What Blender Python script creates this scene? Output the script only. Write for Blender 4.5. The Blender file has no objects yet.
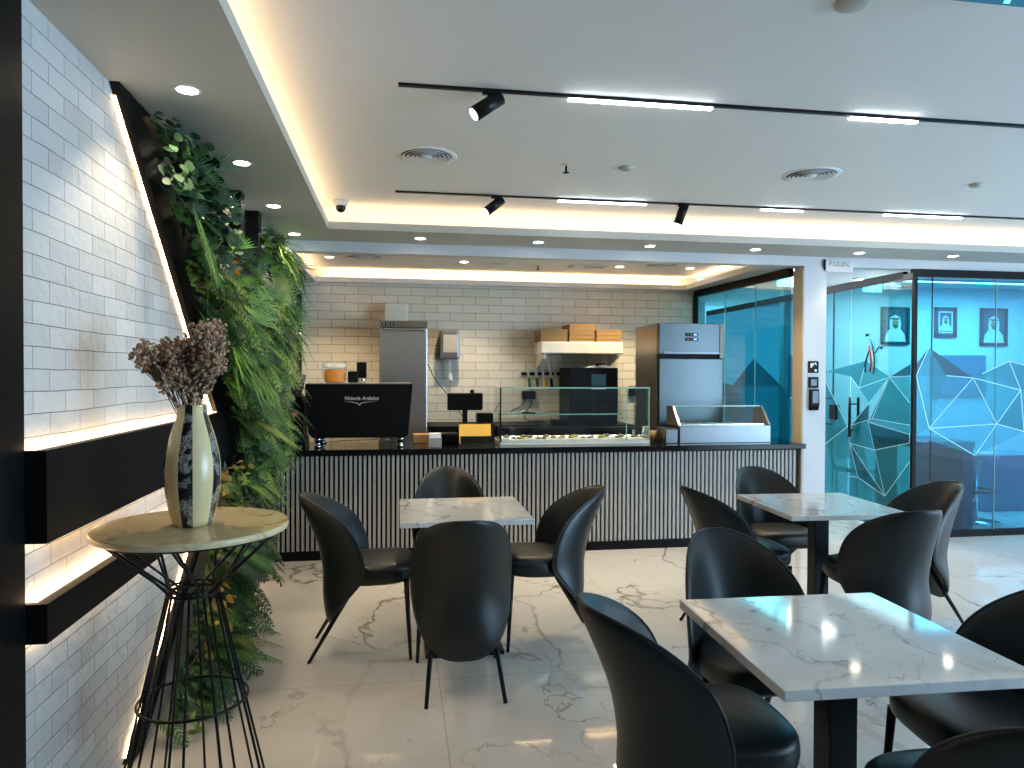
import bpy, bmesh, math, random
from mathutils import Vector, Matrix
R = math.radians
sc = bpy.context.scene
COL = sc.collection

# ------------------------------------------------------------------ camera
F, YAW, PIT, ROLL = 712.0, R(9.1), R(0.8), R(0.2)
fw = Vector((math.sin(YAW)*math.cos(PIT), math.cos(YAW)*math.cos(PIT), -math.sin(PIT)))
r0 = Vector((math.cos(YAW), -math.sin(YAW), 0)); u0 = r0.cross(fw)
rt = r0*math.cos(ROLL)+u0*math.sin(ROLL); up = u0*math.cos(ROLL)-r0*math.sin(ROLL)
cam = bpy.data.objects.new('camera', bpy.data.cameras.new('camera'))
cam.data.sensor_width = 36; cam.data.lens = 36*F/1024; cam.data.clip_start = 0.02
m = Matrix((rt, up, -fw)).transposed().to_4x4(); m.translation = (0, 0, 1.5)
cam.matrix_world = m
COL.objects.link(cam); sc.camera = cam

# ------------------------------------------------------------------ world, exposure, large lights
sc.view_settings.view_transform = 'Standard'; sc.view_settings.look = 'None'
sc.view_settings.gamma = 1; sc.view_settings.use_curve_mapping = False
sc.view_settings.exposure = 1.42
sc.cycles.use_denoising = True
sc.cycles.max_bounces = 10; sc.cycles.transparent_max_bounces = 16
sc.cycles.diffuse_bounces = 4; sc.cycles.glossy_bounces = 4
sc.cycles.caustics_reflective = False; sc.cycles.caustics_refractive = False
sc.cycles.sample_clamp_indirect = 6.0
w = bpy.data.worlds.new('world'); sc.world = w; w.use_nodes = True
w.node_tree.nodes['Background'].inputs[0].default_value = (0.62, 0.82, 1.0, 1)
w.node_tree.nodes['Background'].inputs[1].default_value = 1.15

def area(name, loc, sx, sy, power, color, direction):
    d = bpy.data.lights.new(name, 'AREA'); d.shape = 'RECTANGLE'; d.size = sx; d.size_y = sy
    d.energy = power; d.color = color
    o = bpy.data.objects.new(name, d); o.location = loc
    o.rotation_euler = Vector(direction).to_track_quat('-Z', 'Y').to_euler()
    COL.objects.link(o); return o
WARM = (1.0, 0.66, 0.33)
# added unseen area light for assumed light from the right; no windows modelled
area('assumed_daylight', (8.6, -1.9, 1.45), 4.4, 2.4, 200, (0.42, 0.70, 1.0), (-1, 0.30, -0.02))  # placed far right to stay out of the glass reflections
# cove LED runs (direction is where they shine)
def cove(name, a, b, power, color=WARM):
    a, b = Vector(a), Vector(b); d = bpy.data.lights.new(name, 'AREA'); d.shape = 'RECTANGLE'
    L = (b-a).length; d.size = L; d.size_y = 0.03; d.energy = power*L; d.color = color
    o = bpy.data.objects.new(name, d); x = (b-a).normalized(); z = Vector((0, 0, -1)); y = z.cross(x)
    mm = Matrix((x, y, z)).transposed().to_4x4(); mm.translation = (a+b)/2; o.matrix_world = mm
    COL.objects.link(o)
cove('cove_led_left', (-0.585, -1.5, 2.612), (-0.585, 5.4, 2.612), 0.55)
cove('cove_led_far', (-0.5, 5.46, 2.612), (8.0, 5.46, 2.612), 0.55)
cove('cove_led_kitchen_far', (-0.8, 7.835, 2.515), (3.25, 7.835, 2.515), 1.15)
cove('cove_led_kitchen_left', (-0.93, 6.05, 2.515), (-0.93, 7.75, 2.515), 0.85)
cove('cove_led_kitchen_right', (3.36, 6.05, 2.515), (3.36, 7.75, 2.515), 0.85)
# added area lights that brighten office and corridor beyond the glass
area('office_fill', (6.6, 7.0, 2.55), 2.6, 1.2, 55, (0.85, 0.95, 1.0), (0, 0, -1))
area('corridor_fill', (4.15, 7.9, 2.55), 0.3, 3.0, 22, (0.9, 0.97, 1.0), (0, 0, -1))

# ------------------------------------------------------------------ materials
def nmat(name):
    mt = bpy.data.materials.new(name); mt.use_nodes = True
    nt = mt.node_tree; return mt, nt, nt.nodes['Principled BSDF']
def setp(b, color=None, rough=None, metal=None, spec=None, coat=None):
    if color is not None: b.inputs['Base Color'].default_value = (*color, 1)
    if rough is not None: b.inputs['Roughness'].default_value = rough
    if metal is not None: b.inputs['Metallic'].default_value = metal
    if spec is not None: b.inputs['Specular IOR Level'].default_value = spec
    if coat is not None: b.inputs['Coat Weight'].default_value = coat; b.inputs['Coat Roughness'].default_value = 0.05
def plain(name, color, rough=0.5, metal=0.0, spec=0.5, var=0.06, scale=12, bump=0.0):
    mt, nt, b = nmat(name); setp(b, color, rough, metal, spec)
    tc = nt.nodes.new('ShaderNodeTexCoord'); nz = nt.nodes.new('ShaderNodeTexNoise')
    nz.inputs['Scale'].default_value = scale; nz.inputs['Detail'].default_value = 4
    nt.links.new(tc.outputs['Object'], nz.inputs['Vector'])
    mx = nt.nodes.new('ShaderNodeMix'); mx.data_type = 'RGBA'
    mx.inputs['A'].default_value = (*[c*(1-var) for c in color], 1)
    mx.inputs['B'].default_value = (*[min(1, c*(1+var)) for c in color], 1)
    nt.links.new(nz.outputs['Fac'], mx.inputs['Factor']); nt.links.new(mx.outputs['Result'], b.inputs['Base Color'])
    if bump:
        bp = nt.nodes.new('ShaderNodeBump'); bp.inputs['Strength'].default_value = bump; bp.inputs['Distance'].default_value = 0.002
        nt.links.new(nz.outputs['Fac'], bp.inputs['Height']); nt.links.new(bp.outputs['Normal'], b.inputs['Normal'])
    return mt
def glow(name, color, strength):
    mt, nt, b = nmat(name); setp(b, (0.8, 0.8, 0.8), 0.4)
    b.inputs['Emission Color'].default_value = (*color, 1); b.inputs['Emission Strength'].default_value = strength
    return mt
def glass(name, tint, refl=0.0, rough=0.0):
    mt = bpy.data.materials.new(name); mt.use_nodes = True; nt = mt.node_tree
    for n in list(nt.nodes): nt.nodes.remove(n)
    out = nt.nodes.new('ShaderNodeOutputMaterial'); tr = nt.nodes.new('ShaderNodeBsdfTransparent')
    gl = nt.nodes.new('ShaderNodeBsdfGlossy'); mx = nt.nodes.new('ShaderNodeMixShader'); lw = nt.nodes.new('ShaderNodeLayerWeight')
    tr.inputs[0].default_value = (*tint, 1); gl.inputs['Roughness'].default_value = rough
    pw = nt.nodes.new('ShaderNodeMath'); pw.operation = 'POWER'; pw.inputs[1].default_value = 5.0
    ad = nt.nodes.new('ShaderNodeMath'); ad.operation = 'MULTIPLY_ADD'; ad.inputs[1].default_value = 1.15; ad.inputs[2].default_value = 0.04+refl; ad.use_clamp = True
    nt.links.new(lw.outputs['Facing'], pw.inputs[0]); nt.links.new(pw.outputs[0], ad.inputs[0]); nt.links.new(ad.outputs[0], mx.inputs[0])
    nt.links.new(tr.outputs[0], mx.inputs[1]); nt.links.new(gl.outputs[0], mx.inputs[2]); nt.links.new(mx.outputs[0], out.inputs[0])
    return mt
def film(name, tint, color, fac):
    mt = bpy.data.materials.new(name); mt.use_nodes = True; nt = mt.node_tree
    b = nt.nodes['Principled BSDF']; out = nt.nodes['Material Output']
    setp(b, color, 0.35); tr = nt.nodes.new('ShaderNodeBsdfTransparent'); tr.inputs[0].default_value = (*tint, 1)
    mx = nt.nodes.new('ShaderNodeMixShader'); mx.inputs[0].default_value = fac
    nt.links.new(tr.outputs[0], mx.inputs[1]); nt.links.new(b.outputs[0], mx.inputs[2]); nt.links.new(mx.outputs[0], out.inputs[0])
    return mt
def wallvec(nt, a, bx):
    tc = nt.nodes.new('ShaderNodeTexCoord'); s = nt.nodes.new('ShaderNodeSeparateXYZ'); c = nt.nodes.new('ShaderNodeCombineXYZ')
    nt.links.new(tc.outputs['Object'], s.inputs[0]); nt.links.new(s.outputs[a], c.inputs[0]); nt.links.new(s.outputs[bx], c.inputs[1])
    return c.outputs[0], tc.outputs['Object']
def brickmat(name, axes, bw, rh, mortar, c1, c2, cm, rough, bump, rocky, warp=0.0, rmort=0.8, tilt=0.0):
    mt, nt, b = nmat(name); v, ov = wallvec(nt, *axes)
    if warp:
        nz0 = nt.nodes.new('ShaderNodeTexNoise'); nz0.inputs['Scale'].default_value = 3.0
        nt.links.new(v, nz0.inputs['Vector'])
        ms = nt.nodes.new('ShaderNodeVectorMath'); ms.operation = 'MULTIPLY_ADD'
        ms.inputs[1].default_value = (warp, warp, 0)
        nt.links.new(nz0.outputs['Color'], ms.inputs[0]); nt.links.new(v, ms.inputs[2]); v = ms.outputs[0]
    br = nt.nodes.new('ShaderNodeTexBrick'); br.offset = 0.5
    br.inputs['Scale'].default_value = 1; br.inputs['Brick Width'].default_value = bw; br.inputs['Row Height'].default_value = rh
    br.inputs['Mortar Size'].default_value = mortar; br.inputs['Mortar Smooth'].default_value = 0.15; br.inputs['Bias'].default_value = 0
    br.inputs['Color1'].default_value = (*c1, 1); br.inputs['Color2'].default_value = (*c2, 1); br.inputs['Mortar'].default_value = (*cm, 1)
    nt.links.new(v, br.inputs['Vector'])
    nz = nt.nodes.new('ShaderNodeTexNoise'); nz.inputs['Scale'].default_value = 22; nz.inputs['Detail'].default_value = 6
    nt.links.new(ov, nz.inputs['Vector'])
    nt.links.new(br.outputs['Color'], b.inputs['Base Color'])
    inv = nt.nodes.new('ShaderNodeMath'); inv.operation = 'MULTIPLY_ADD'; inv.inputs[1].default_value = -1; inv.inputs[2].default_value = 1
    nt.links.new(br.outputs['Fac'], inv.inputs[0])
    ad = nt.nodes.new('ShaderNodeMath'); ad.operation = 'MULTIPLY_ADD'; ad.inputs[1].default_value = rocky
    nt.links.new(nz.outputs['Fac'], ad.inputs[0]); nt.links.new(inv.outputs[0], ad.inputs[2])
    h = ad.outputs[0]
    # every tile sits at a slightly different height
    lum = nt.nodes.new('ShaderNodeRGBToBW'); nt.links.new(br.outputs['Color'], lum.inputs[0])
    bp = nt.nodes.new('ShaderNodeBump'); bp.inputs['Strength'].default_value = bump; bp.inputs['Distance'].default_value = 0.004
    nt.links.new(h, bp.inputs['Height']); nt.links.new(bp.outputs['Normal'], b.inputs['Normal'])
    rr = nt.nodes.new('ShaderNodeMapRange'); rr.inputs['To Min'].default_value = rough; rr.inputs['To Max'].default_value = rmort
    nt.links.new(br.outputs['Fac'], rr.inputs['Value']); nt.links.new(rr.outputs[0], b.inputs['Roughness'])
    return mt
def marble(name, base, vein, scale, rough, tile=None, width=0.035, second=True, grout=(0.45, 0.43, 0.4)):
    mt, nt, b = nmat(name); setp(b, base, rough)
    tc = nt.nodes.new('ShaderNodeTexCoord'); vec = tc.outputs['Object']
    def veins(sc_, w_, strength, off):
        mp = nt.nodes.new('ShaderNodeMapping'); mp.inputs['Location'].default_value = off; mp.inputs['Scale'].default_value = (sc_, sc_*0.8, sc_)
        mp.inputs['Rotation'].default_value = (0, 0, 0.6+off[0])
        nt.links.new(vec, mp.inputs['Vector'])
        nz = nt.nodes.new('ShaderNodeTexNoise'); nz.inputs['Scale'].default_value = 1.0; nz.inputs['Detail'].default_value = 6; nz.inputs['Roughness'].default_value = 0.48; nz.inputs['Distortion'].default_value = 0.35
        nt.links.new(mp.outputs[0], nz.inputs['Vector'])
        s = nt.nodes.new('ShaderNodeMath'); s.operation = 'SUBTRACT'; s.inputs[1].default_value = 0.5; nt.links.new(nz.outputs['Fac'], s.inputs[0])
        a = nt.nodes.new('ShaderNodeMath'); a.operation = 'ABSOLUTE'; nt.links.new(s.outputs[0], a.inputs[0])
        mr = nt.nodes.new('ShaderNodeMapRange'); mr.inputs['From Min'].default_value = 0; mr.inputs['From Max'].default_value = w_
        mr.inputs['To Min'].default_value = strength; mr.inputs['To Max'].default_value = 0; mr.interpolation_type = 'SMOOTHSTEP'
        nt.links.new(a.outputs[0], mr.inputs['Value'])
        # veins fade in and out
        n2 = nt.nodes.new('ShaderNodeTexNoise'); n2.inputs['Scale'].default_value = 0.9; nt.links.new(mp.outputs[0], n2.inputs['Vector'])
        m2 = nt.nodes.new('ShaderNodeMapRange'); m2.inputs['From Min'].default_value = 0.42; m2.inputs['From Max'].default_value = 0.62
        nt.links.new(n2.outputs['Fac'], m2.inputs['Value'])
        mu = nt.nodes.new('ShaderNodeMath'); mu.operation = 'MULTIPLY'; nt.links.new(mr.outputs[0], mu.inputs[0]); nt.links.new(m2.outputs[0], mu.inputs[1])
        return mu.outputs[0]
    f = veins(scale, width, 0.85, (0.3, 0.1, 0))
    if second:
        f2 = veins(scale*2.3, width*0.6, 0.6, (1.7, 4.2, 0)); mxm = nt.nodes.new('ShaderNodeMath'); mxm.operation = 'MAXIMUM'
        nt.links.new(f, mxm.inputs[0]); nt.links.new(f2, mxm.inputs[1]); f = mxm.outputs[0]
        f3 = veins(scale*0.8, width*5, 0.28, (5.1, 2.2, 0)); mx3 = nt.nodes.new('ShaderNodeMath'); mx3.operation = 'MAXIMUM'
        nt.links.new(f, mx3.inputs[0]); nt.links.new(f3, mx3.inputs[1]); f = mx3.outputs[0]
    mx = nt.nodes.new('ShaderNodeMix'); mx.data_type = 'RGBA'; mx.inputs['A'].default_value = (*base, 1); mx.inputs['B'].default_value = (*vein, 1)
    nt.links.new(f, mx.inputs['Factor']); col = mx.outputs['Result']
    if tile:
        mp = nt.nodes.new('ShaderNodeMapping'); mp.inputs['Location'].default_value = (-tile[2], -tile[3], 0)
        nt.links.new(vec, mp.inputs['Vector'])
        br = nt.nodes.new('ShaderNodeTexBrick'); br.offset = 0.0; br.inputs['Scale'].default_value = 1
        br.inputs['Brick Width'].default_value = tile[0]; br.inputs['Row Height'].default_value = tile[1]
        br.inputs['Mortar Size'].default_value = 0.0022; br.inputs['Mortar Smooth'].default_value = 0
        nt.links.new(mp.outputs[0], br.inputs['Vector'])
        m3 = nt.nodes.new('ShaderNodeMix'); m3.data_type = 'RGBA'; m3.inputs['B'].default_value = (*grout, 1)
        nt.links.new(br.outputs['Fac'], m3.inputs['Factor']); nt.links.new(col, m3.inputs['A']); col = m3.outputs['Result']
    nt.links.new(col, b.inputs['Base Color'])
    return mt

M = {}
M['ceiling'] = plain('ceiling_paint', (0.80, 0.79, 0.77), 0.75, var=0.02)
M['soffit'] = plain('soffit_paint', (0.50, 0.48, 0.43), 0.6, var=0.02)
M['white'] = plain('white_paint', (0.60, 0.60, 0.61), 0.5, var=0.02)
M['beige'] = plain('beige_jamb', (0.62, 0.50, 0.34), 0.5)
M['floor'] = marble('floor_marble', (0.70, 0.67, 0.62), (0.17, 0.12, 0.07), 0.85, 0.025, (1.2, 1.2, 0.2, 3.49), 0.010)
M['brick'] = brickmat('white_brick', ('Y', 'Z'), 0.205, 0.066, 0.0012, (0.62, 0.62, 0.60), (0.50, 0.50, 0.49), (0.10, 0.10, 0.10), 0.55, 1.0, 2.2, 0.016)
M['tile'] = brickmat('glazed_tile', ('X', 'Z'), 0.283, 0.0905, 0.003, (0.76, 0.70, 0.58), (0.70, 0.64, 0.52), (0.28, 0.25, 0.20), 0.08, 0.5, 0.03, 0.0)
M['darktile'] = brickmat('dark_wall_tile', ('Y', 'Z'), 0.283, 0.0905, 0.003, (0.20, 0.17, 0.14), (0.17, 0.15, 0.12), (0.06, 0.05, 0.045), 0.3, 0.4, 0.05)
M['black'] = plain('black_panel', (0.004, 0.004, 0.0045), 0.45, var=0.2, spec=0.12)
M['blackm'] = plain('black_metal', (0.005, 0.0055, 0.006), 0.35, var=0.15, spec=0.22)
M['blackgloss'] = plain('black_gloss', (0.006, 0.006, 0.007), 0.12, var=0.1, spec=0.3)
M['leather'] = plain('dark_leatherette', (0.007, 0.0105, 0.012), 0.40, spec=0.50, var=0.12, scale=40, bump=0.1)
M['piping'] = plain('leatherette_piping', (0.014, 0.018, 0.020), 0.38)
M['table'] = marble('table_marble', (0.74, 0.73, 0.70), (0.20, 0.19, 0.18), 3.2, 0.07, None, 0.02)
M['roundtop'] = marble('cream_marble', (0.72, 0.57, 0.33), (0.34, 0.22, 0.08), 3.6, 0.10, None, 0.03)
M['slat'] = plain('grey_wood_slat', (0.40, 0.375, 0.345), 0.45, var=0.08, scale=6)
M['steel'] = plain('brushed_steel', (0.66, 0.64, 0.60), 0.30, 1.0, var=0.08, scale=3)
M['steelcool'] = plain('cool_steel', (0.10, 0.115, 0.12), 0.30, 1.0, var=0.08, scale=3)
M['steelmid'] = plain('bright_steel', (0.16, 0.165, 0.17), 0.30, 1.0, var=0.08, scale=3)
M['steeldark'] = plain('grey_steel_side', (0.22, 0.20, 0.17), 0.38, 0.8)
M['chrome'] = plain('chrome', (0.75, 0.75, 0.75), 0.12, 1.0)
M['led'] = glow('led_warm', (1.0, 0.64, 0.33), 3.3)
M['led_edge'] = glow('led_edge', (1.0, 0.64, 0.32), 9)
M['lens'] = glow('downlight_lens', (1.0, 0.90, 0.74), 14)
M['bar'] = glow('linear_lamp', (0.92, 0.97, 1.0), 7)
M['spotlens'] = glow('spot_lens', (0.8, 0.9, 1.0), 1.6)
M['exit'] = glow('exit_green', (0.02, 0.75, 0.38), 1.2)
M['exitwhite'] = glow('exit_white', (0.75, 1.0, 0.9), 0.9)
M['caselight'] = glow('case_lamp', (1.0, 0.96, 0.86), 12)
M['clear'] = glass('clear_glass', (0.93, 0.97, 0.96), 0.02)
M['edge'] = plain('glass_edge_green', (0.20, 0.42, 0.38), 0.15)
M['teal'] = glass('teal_tinted_glass', (0.28, 0.60, 0.66), 0.03)
M['bluefront'] = glass('blue_tinted_glass', (0.22, 0.60, 0.76), 0.0)
M['film_dark'] = film('film_dark', (0.05, 0.24, 0.31), (0.006, 0.11, 0.16), 0.55)
M['film_mid'] = film('film_mid', (0.18, 0.50, 0.58), (0.015, 0.26, 0.33), 0.5)
M['film_light'] = film('film_light', (0.34, 0.66, 0.74), (0.04, 0.38, 0.46), 0.4)
M['film_pale'] = film('film_pale', (0.52, 0.80, 0.88), (0.10, 0.45, 0.60), 0.3)
M['film_line'] = plain('film_line', (0.42, 0.72, 0.78), 0.4)
M['cardboard'] = plain('brown_cardboard', (0.36, 0.21, 0.08), 0.8)
M['shelfwhite'] = plain('cream_white_metal', (0.80, 0.75, 0.64), 0.4)
M['plastic'] = plain('smoky_plastic', (0.10, 0.10, 0.11), 0.15)
M['paper'] = plain('white_paper', (0.82, 0.80, 0.76), 0.7)
M['screen'] = plain('screen_blue', (0.02, 0.09, 0.11), 0.25)
M['button_blue'] = glow('button_blue', (0.05, 0.2, 0.9), 1.0)
M['yellow'] = plain('yellow_board', (0.85, 0.47, 0.07), 0.5)
M['green'] = plain('green_handle', (0.01, 0.16, 0.07), 0.4)
M['dgreen'] = plain('dark_green_handle', (0.01, 0.05, 0.03), 0.4)
M['yhandle'] = plain('yellow_handle', (0.70, 0.42, 0.02), 0.4)
M['red'] = plain('red_badge', (0.55, 0.03, 0.03), 0.4)
M['orange'] = plain('orange_filling', (0.75, 0.25, 0.02), 0.5)
M['throat'] = plain('vent_throat', (0.10, 0.10, 0.10), 0.8)
M['wood'] = plain('warm_wood', (0.36, 0.20, 0.08), 0.5)
M['clothgrey'] = plain('grey_card', (0.32, 0.30, 0.27), 0.5)
M['food_y'] = plain('food_yellow', (0.60, 0.40, 0.10), 0.6)
M['food_b'] = plain('food_brown', (0.20, 0.13, 0.06), 0.6)
M['logo'] = plain('silver_logo', (0.62, 0.62, 0.60), 0.3, 0.6)
M['vasecream'] = plain('vase_cream', (0.76, 0.60, 0.32), 0.22, var=0.08, scale=20)
M['bloom'] = plain('dried_bloom', (0.33, 0.20, 0.12), 0.9, var=0.35, scale=60)
M['bloom2'] = plain('dried_bloom_pale', (0.48, 0.33, 0.21), 0.9, var=0.3, scale=60)
M['stem'] = plain('dried_stem', (0.14, 0.09, 0.05), 0.9)
M['blue'] = plain('blue_panel', (0.02, 0.22, 0.32), 0.4)
M['navy'] = plain('navy_desk', (0.004, 0.06, 0.09), 0.4)
M['officewall'] = plain('office_wall', (0.78, 0.80, 0.80), 0.7, var=0.02)
M['photo_dark'] = plain('portrait_background', (0.06, 0.12, 0.16), 0.5)
M['skin'] = plain('portrait_skin', (0.50, 0.34, 0.25), 0.6)
def leafmat(name, c1, c2, rough=0.55):
    mt, nt, b = nmat(name); setp(b, c1, rough)
    tc = nt.nodes.new('ShaderNodeTexCoord'); nz = nt.nodes.new('ShaderNodeTexNoise'); nz.inputs['Scale'].default_value = 9; nz.inputs['Detail'].default_value = 3
    nt.links.new(tc.outputs['Object'], nz.inputs['Vector'])
    mx = nt.nodes.new('ShaderNodeMix'); mx.data_type = 'RGBA'; mx.inputs['A'].default_value = (*c1, 1); mx.inputs['B'].default_value = (*c2, 1)
    mr = nt.nodes.new('ShaderNodeMapRange'); mr.inputs['From Min'].default_value = 0.3; mr.inputs['From Max'].default_value = 0.7
    nt.links.new(nz.outputs['Fac'], mr.inputs['Value']); nt.links.new(mr.outputs[0], mx.inputs['Factor']); nt.links.new(mx.outputs['Result'], b.inputs['Base Color'])
    return mt
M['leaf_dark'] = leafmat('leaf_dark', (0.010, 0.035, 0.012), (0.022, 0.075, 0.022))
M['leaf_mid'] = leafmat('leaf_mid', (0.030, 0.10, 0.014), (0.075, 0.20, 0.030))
M['leaf_bright'] = leafmat('leaf_bright', (0.10, 0.22, 0.025), (0.22, 0.36, 0.05))
M['leaf_olive'] = leafmat('leaf_olive', (0.12, 0.17, 0.03), (0.26, 0.28, 0.06))
M['leaf_gold'] = leafmat('leaf_gold', (0.20, 0.14, 0.015), (0.32, 0.21, 0.03))
M['leaf_orange'] = leafmat('leaf_orange', (0.50, 0.14, 0.01), (0.60, 0.22, 0.02))
def mosaic():
    mt, nt, b = nmat('vase_mosaic'); tc = nt.nodes.new('ShaderNodeTexCoord')
    vo = nt.nodes.new('ShaderNodeTexVoronoi'); vo.inputs['Scale'].default_value = 260; nt.links.new(tc.outputs['Object'], vo.inputs['Vector'])
    n = nt.nodes.new('ShaderNodeTexNoise'); n.inputs['Scale'].default_value = 22; nt.links.new(tc.outputs['Object'], n.inputs['Vector'])
    s = nt.nodes.new('ShaderNodeSeparateColor'); nt.links.new(vo.outputs['Color'], s.inputs[0])
    ml = nt.nodes.new('ShaderNodeMath'); ml.operation = 'MULTIPLY'
    mr = nt.nodes.new('ShaderNodeMapRange'); mr.inputs['From Min'].default_value = 0.45; mr.inputs['From Max'].default_value = 0.52
    nt.links.new(n.outputs['Fac'], mr.inputs['Value']); nt.links.new(s.outputs[0], ml.inputs[0]); nt.links.new(mr.outputs[0], ml.inputs[1])
    cr = nt.nodes.new('ShaderNodeValToRGB'); cr.color_ramp.elements[0].color = (0.012, 0.012, 0.014, 1); cr.color_ramp.elements[1].color = (0.42, 0.38, 0.30, 1)
    nt.links.new(ml.outputs[0], cr.inputs[0]); nt.links.new(cr.outputs[0], b.inputs['Base Color']); b.inputs['Roughness'].default_value = 0.2
    return mt
M['mosaic'] = mosaic()

# ------------------------------------------------------------------ mesh helpers
class MB:
    def __init__(s): s.v = []; s.f = []; s.mi = []; s.sm = []; s.mats = []
    def mat(s, mm):
        if mm not in s.mats: s.mats.append(mm)
        return s.mats.index(mm)
    def add(s, vs, fs, mm, smooth=False):
        o = len(s.v); i = s.mat(mm); s.v += [tuple(p) for p in vs]
        for f in fs: s.f.append([o+k for k in f]); s.mi.append(i); s.sm.append(smooth)
    def box(s, x0, x1, y0, y1, z0, z1, mm, bev=0.0):
        if bev <= 0:
            vs = [(x, y, z) for z in (z0, z1) for y in (y0, y1) for x in (x0, x1)]
            s.add(vs, [(0, 2, 3, 1), (4, 5, 7, 6), (0, 1, 5, 4), (2, 6, 7, 3), (0, 4, 6, 2), (1, 3, 7, 5)], mm)
        else:
            b = bmesh.new(); bmesh.ops.create_cube(b, size=1)
            for v in b.verts: v.co = Vector(((x0+x1)/2+v.co.x*(x1-x0), (y0+y1)/2+v.co.y*(y1-y0), (z0+z1)/2+v.co.z*(z1-z0)))
            bmesh.ops.bevel(b, geom=b.edges[:], offset=bev, segments=2, affect='EDGES', profile=0.6)
            s.bm(b, mm)
    def bm(s, b, mm, smooth=False):
        b.verts.index_update(); s.add([v.co[:] for v in b.verts], [[v.index for v in f.verts] for f in b.faces], mm, smooth); b.free()
    def prism(s, poly, axis, a, b, mm):      # poly of (u,v); axis 'x': (a|b,u,v) 'y': (u,a|b,v) 'z': (u,v,a|b)
        def P(p, t): return {'x': (t, p[0], p[1]), 'y': (p[0], t, p[1]), 'z': (p[0], p[1], t)}[axis]
        n = len(poly); vs = [P(p, a) for p in poly]+[P(p, b) for p in poly]
        fs = [list(range(n))[::-1], list(range(n, 2*n))]+[(i, (i+1) % n, n+(i+1) % n, n+i) for i in range(n)]
        s.add(vs, fs, mm)
    def tube(s, pts, r, mm, n=8, closed=False, r1=None, cap=True):
        pts = [Vector(p) for p in pts]; N = len(pts); vs = []; fs = []
        ref = None
        for i, p in enumerate(pts):
            if closed: t = pts[(i+1) % N]-pts[i-1]
            else: t = pts[min(i+1, N-1)]-pts[max(i-1, 0)]
            t.normalize()
            if ref is None: ref = t.orthogonal().normalized()
            ref = (ref-t*ref.dot(t)); 
            if ref.length < 1e-6: ref = t.orthogonal()
            ref.normalize(); q = t.cross(ref)
            rr = r if r1 is None else r+(r1-r)*i/max(1, N-1)
            for k in range(n):
                a = 2*math.pi*k/n; vs.append(p+ref*(rr*math.cos(a))+q*(rr*math.sin(a)))
        for i in range(N if closed else N-1):
            j = (i+1) % N
            for k in range(n): fs.append((i*n+k, i*n+(k+1) % n, j*n+(k+1) % n, j*n+k))
        s.add(vs, fs, mm, True)
        if cap and not closed:
            o = len(s.v)-N*n; i = s.mat(mm)
            s.f.append([o+k for k in range(n)][::-1]); s.mi.append(i); s.sm.append(False)
            s.f.append([o+(N-1)*n+k for k in range(n)]); s.mi.append(i); s.sm.append(False)
    def lathe(s, prof, mm, n=32, c=(0, 0, 0), smooth=True, matf=None):   # prof: (r,z)
        vs = []; 
        for r, z in prof:
            for k in range(n):
                a = 2*math.pi*k/n; vs.append((c[0]+r*math.cos(a), c[1]+r*math.sin(a), c[2]+z))
        L = len(prof)
        if matf is None:
            s.add(vs, [(i*n+k, i*n+(k+1) % n, (i+1)*n+(k+1) % n, (i+1)*n+k) for i in range(L-1) for k in range(n)], mm, smooth)
        else:
            o = len(s.v); s.v += vs
            for i in range(L-1):
                for k in range(n):
                    s.f.append([o+q for q in (i*n+k, i*n+(k+1) % n, (i+1)*n+(k+1) % n, (i+1)*n+k)]); s.mi.append(s.mat(matf(k))); s.sm.append(smooth)
    def cyl(s, p0, p1, r, mm, n=20): s.tube([p0, p1], r, mm, n)
    def sphere(s, c, r, mm, seg=10, rings=7, sc3=(1, 1, 1)):
        b = bmesh.new(); bmesh.ops.create_uvsphere(b, u_segments=seg, v_segments=rings, radius=r)
        for v in b.verts: v.co = Vector((c[0]+v.co.x*sc3[0], c[1]+v.co.y*sc3[1], c[2]+v.co.z*sc3[2]))
        s.bm(b, mm, True)
    def build(s, name, parent=None, loc=None):
        me = bpy.data.meshes.new(name); me.from_pydata(s.v, [], s.f)
        for mm in s.mats: me.materials.append(mm)
        me.polygons.foreach_set('material_index', s.mi); me.polygons.foreach_set('use_smooth', s.sm); me.update()
        o = bpy.data.objects.new(name, me); COL.objects.link(o)
        if parent: o.parent = parent
        if loc: o.location = loc
        return o
def tag(o, label=None, cat=None, group=None, kind=None):
    if label: o['label'] = label
    if cat: o['category'] = cat
    if group: o['group'] = group
    if kind: o['kind'] = kind
    return o
def empty(name, loc, label, cat, group=None, rz=0):
    o = bpy.data.objects.new(name, None); o.empty_display_size = 0.05; COL.objects.link(o)
    o.location = loc; o.rotation_euler = (0, 0, rz); return tag(o, label, cat, group)
def struct(name, mb, label=None, parent=None):
    o = mb.build(name, parent)
    if not parent: tag(o, label, None, None, 'structure')
    return o
def copy_tree(o, parent=None):
    c = o.copy(); COL.objects.link(c)
    if parent: c.parent = parent
    for ch in o.children: copy_tree(ch, c)
    return c
def bx(name, args, mm, parent=None, bev=0.0):
    b = MB(); b.box(*args, mm, bev); return b.build(name, parent)
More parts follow.
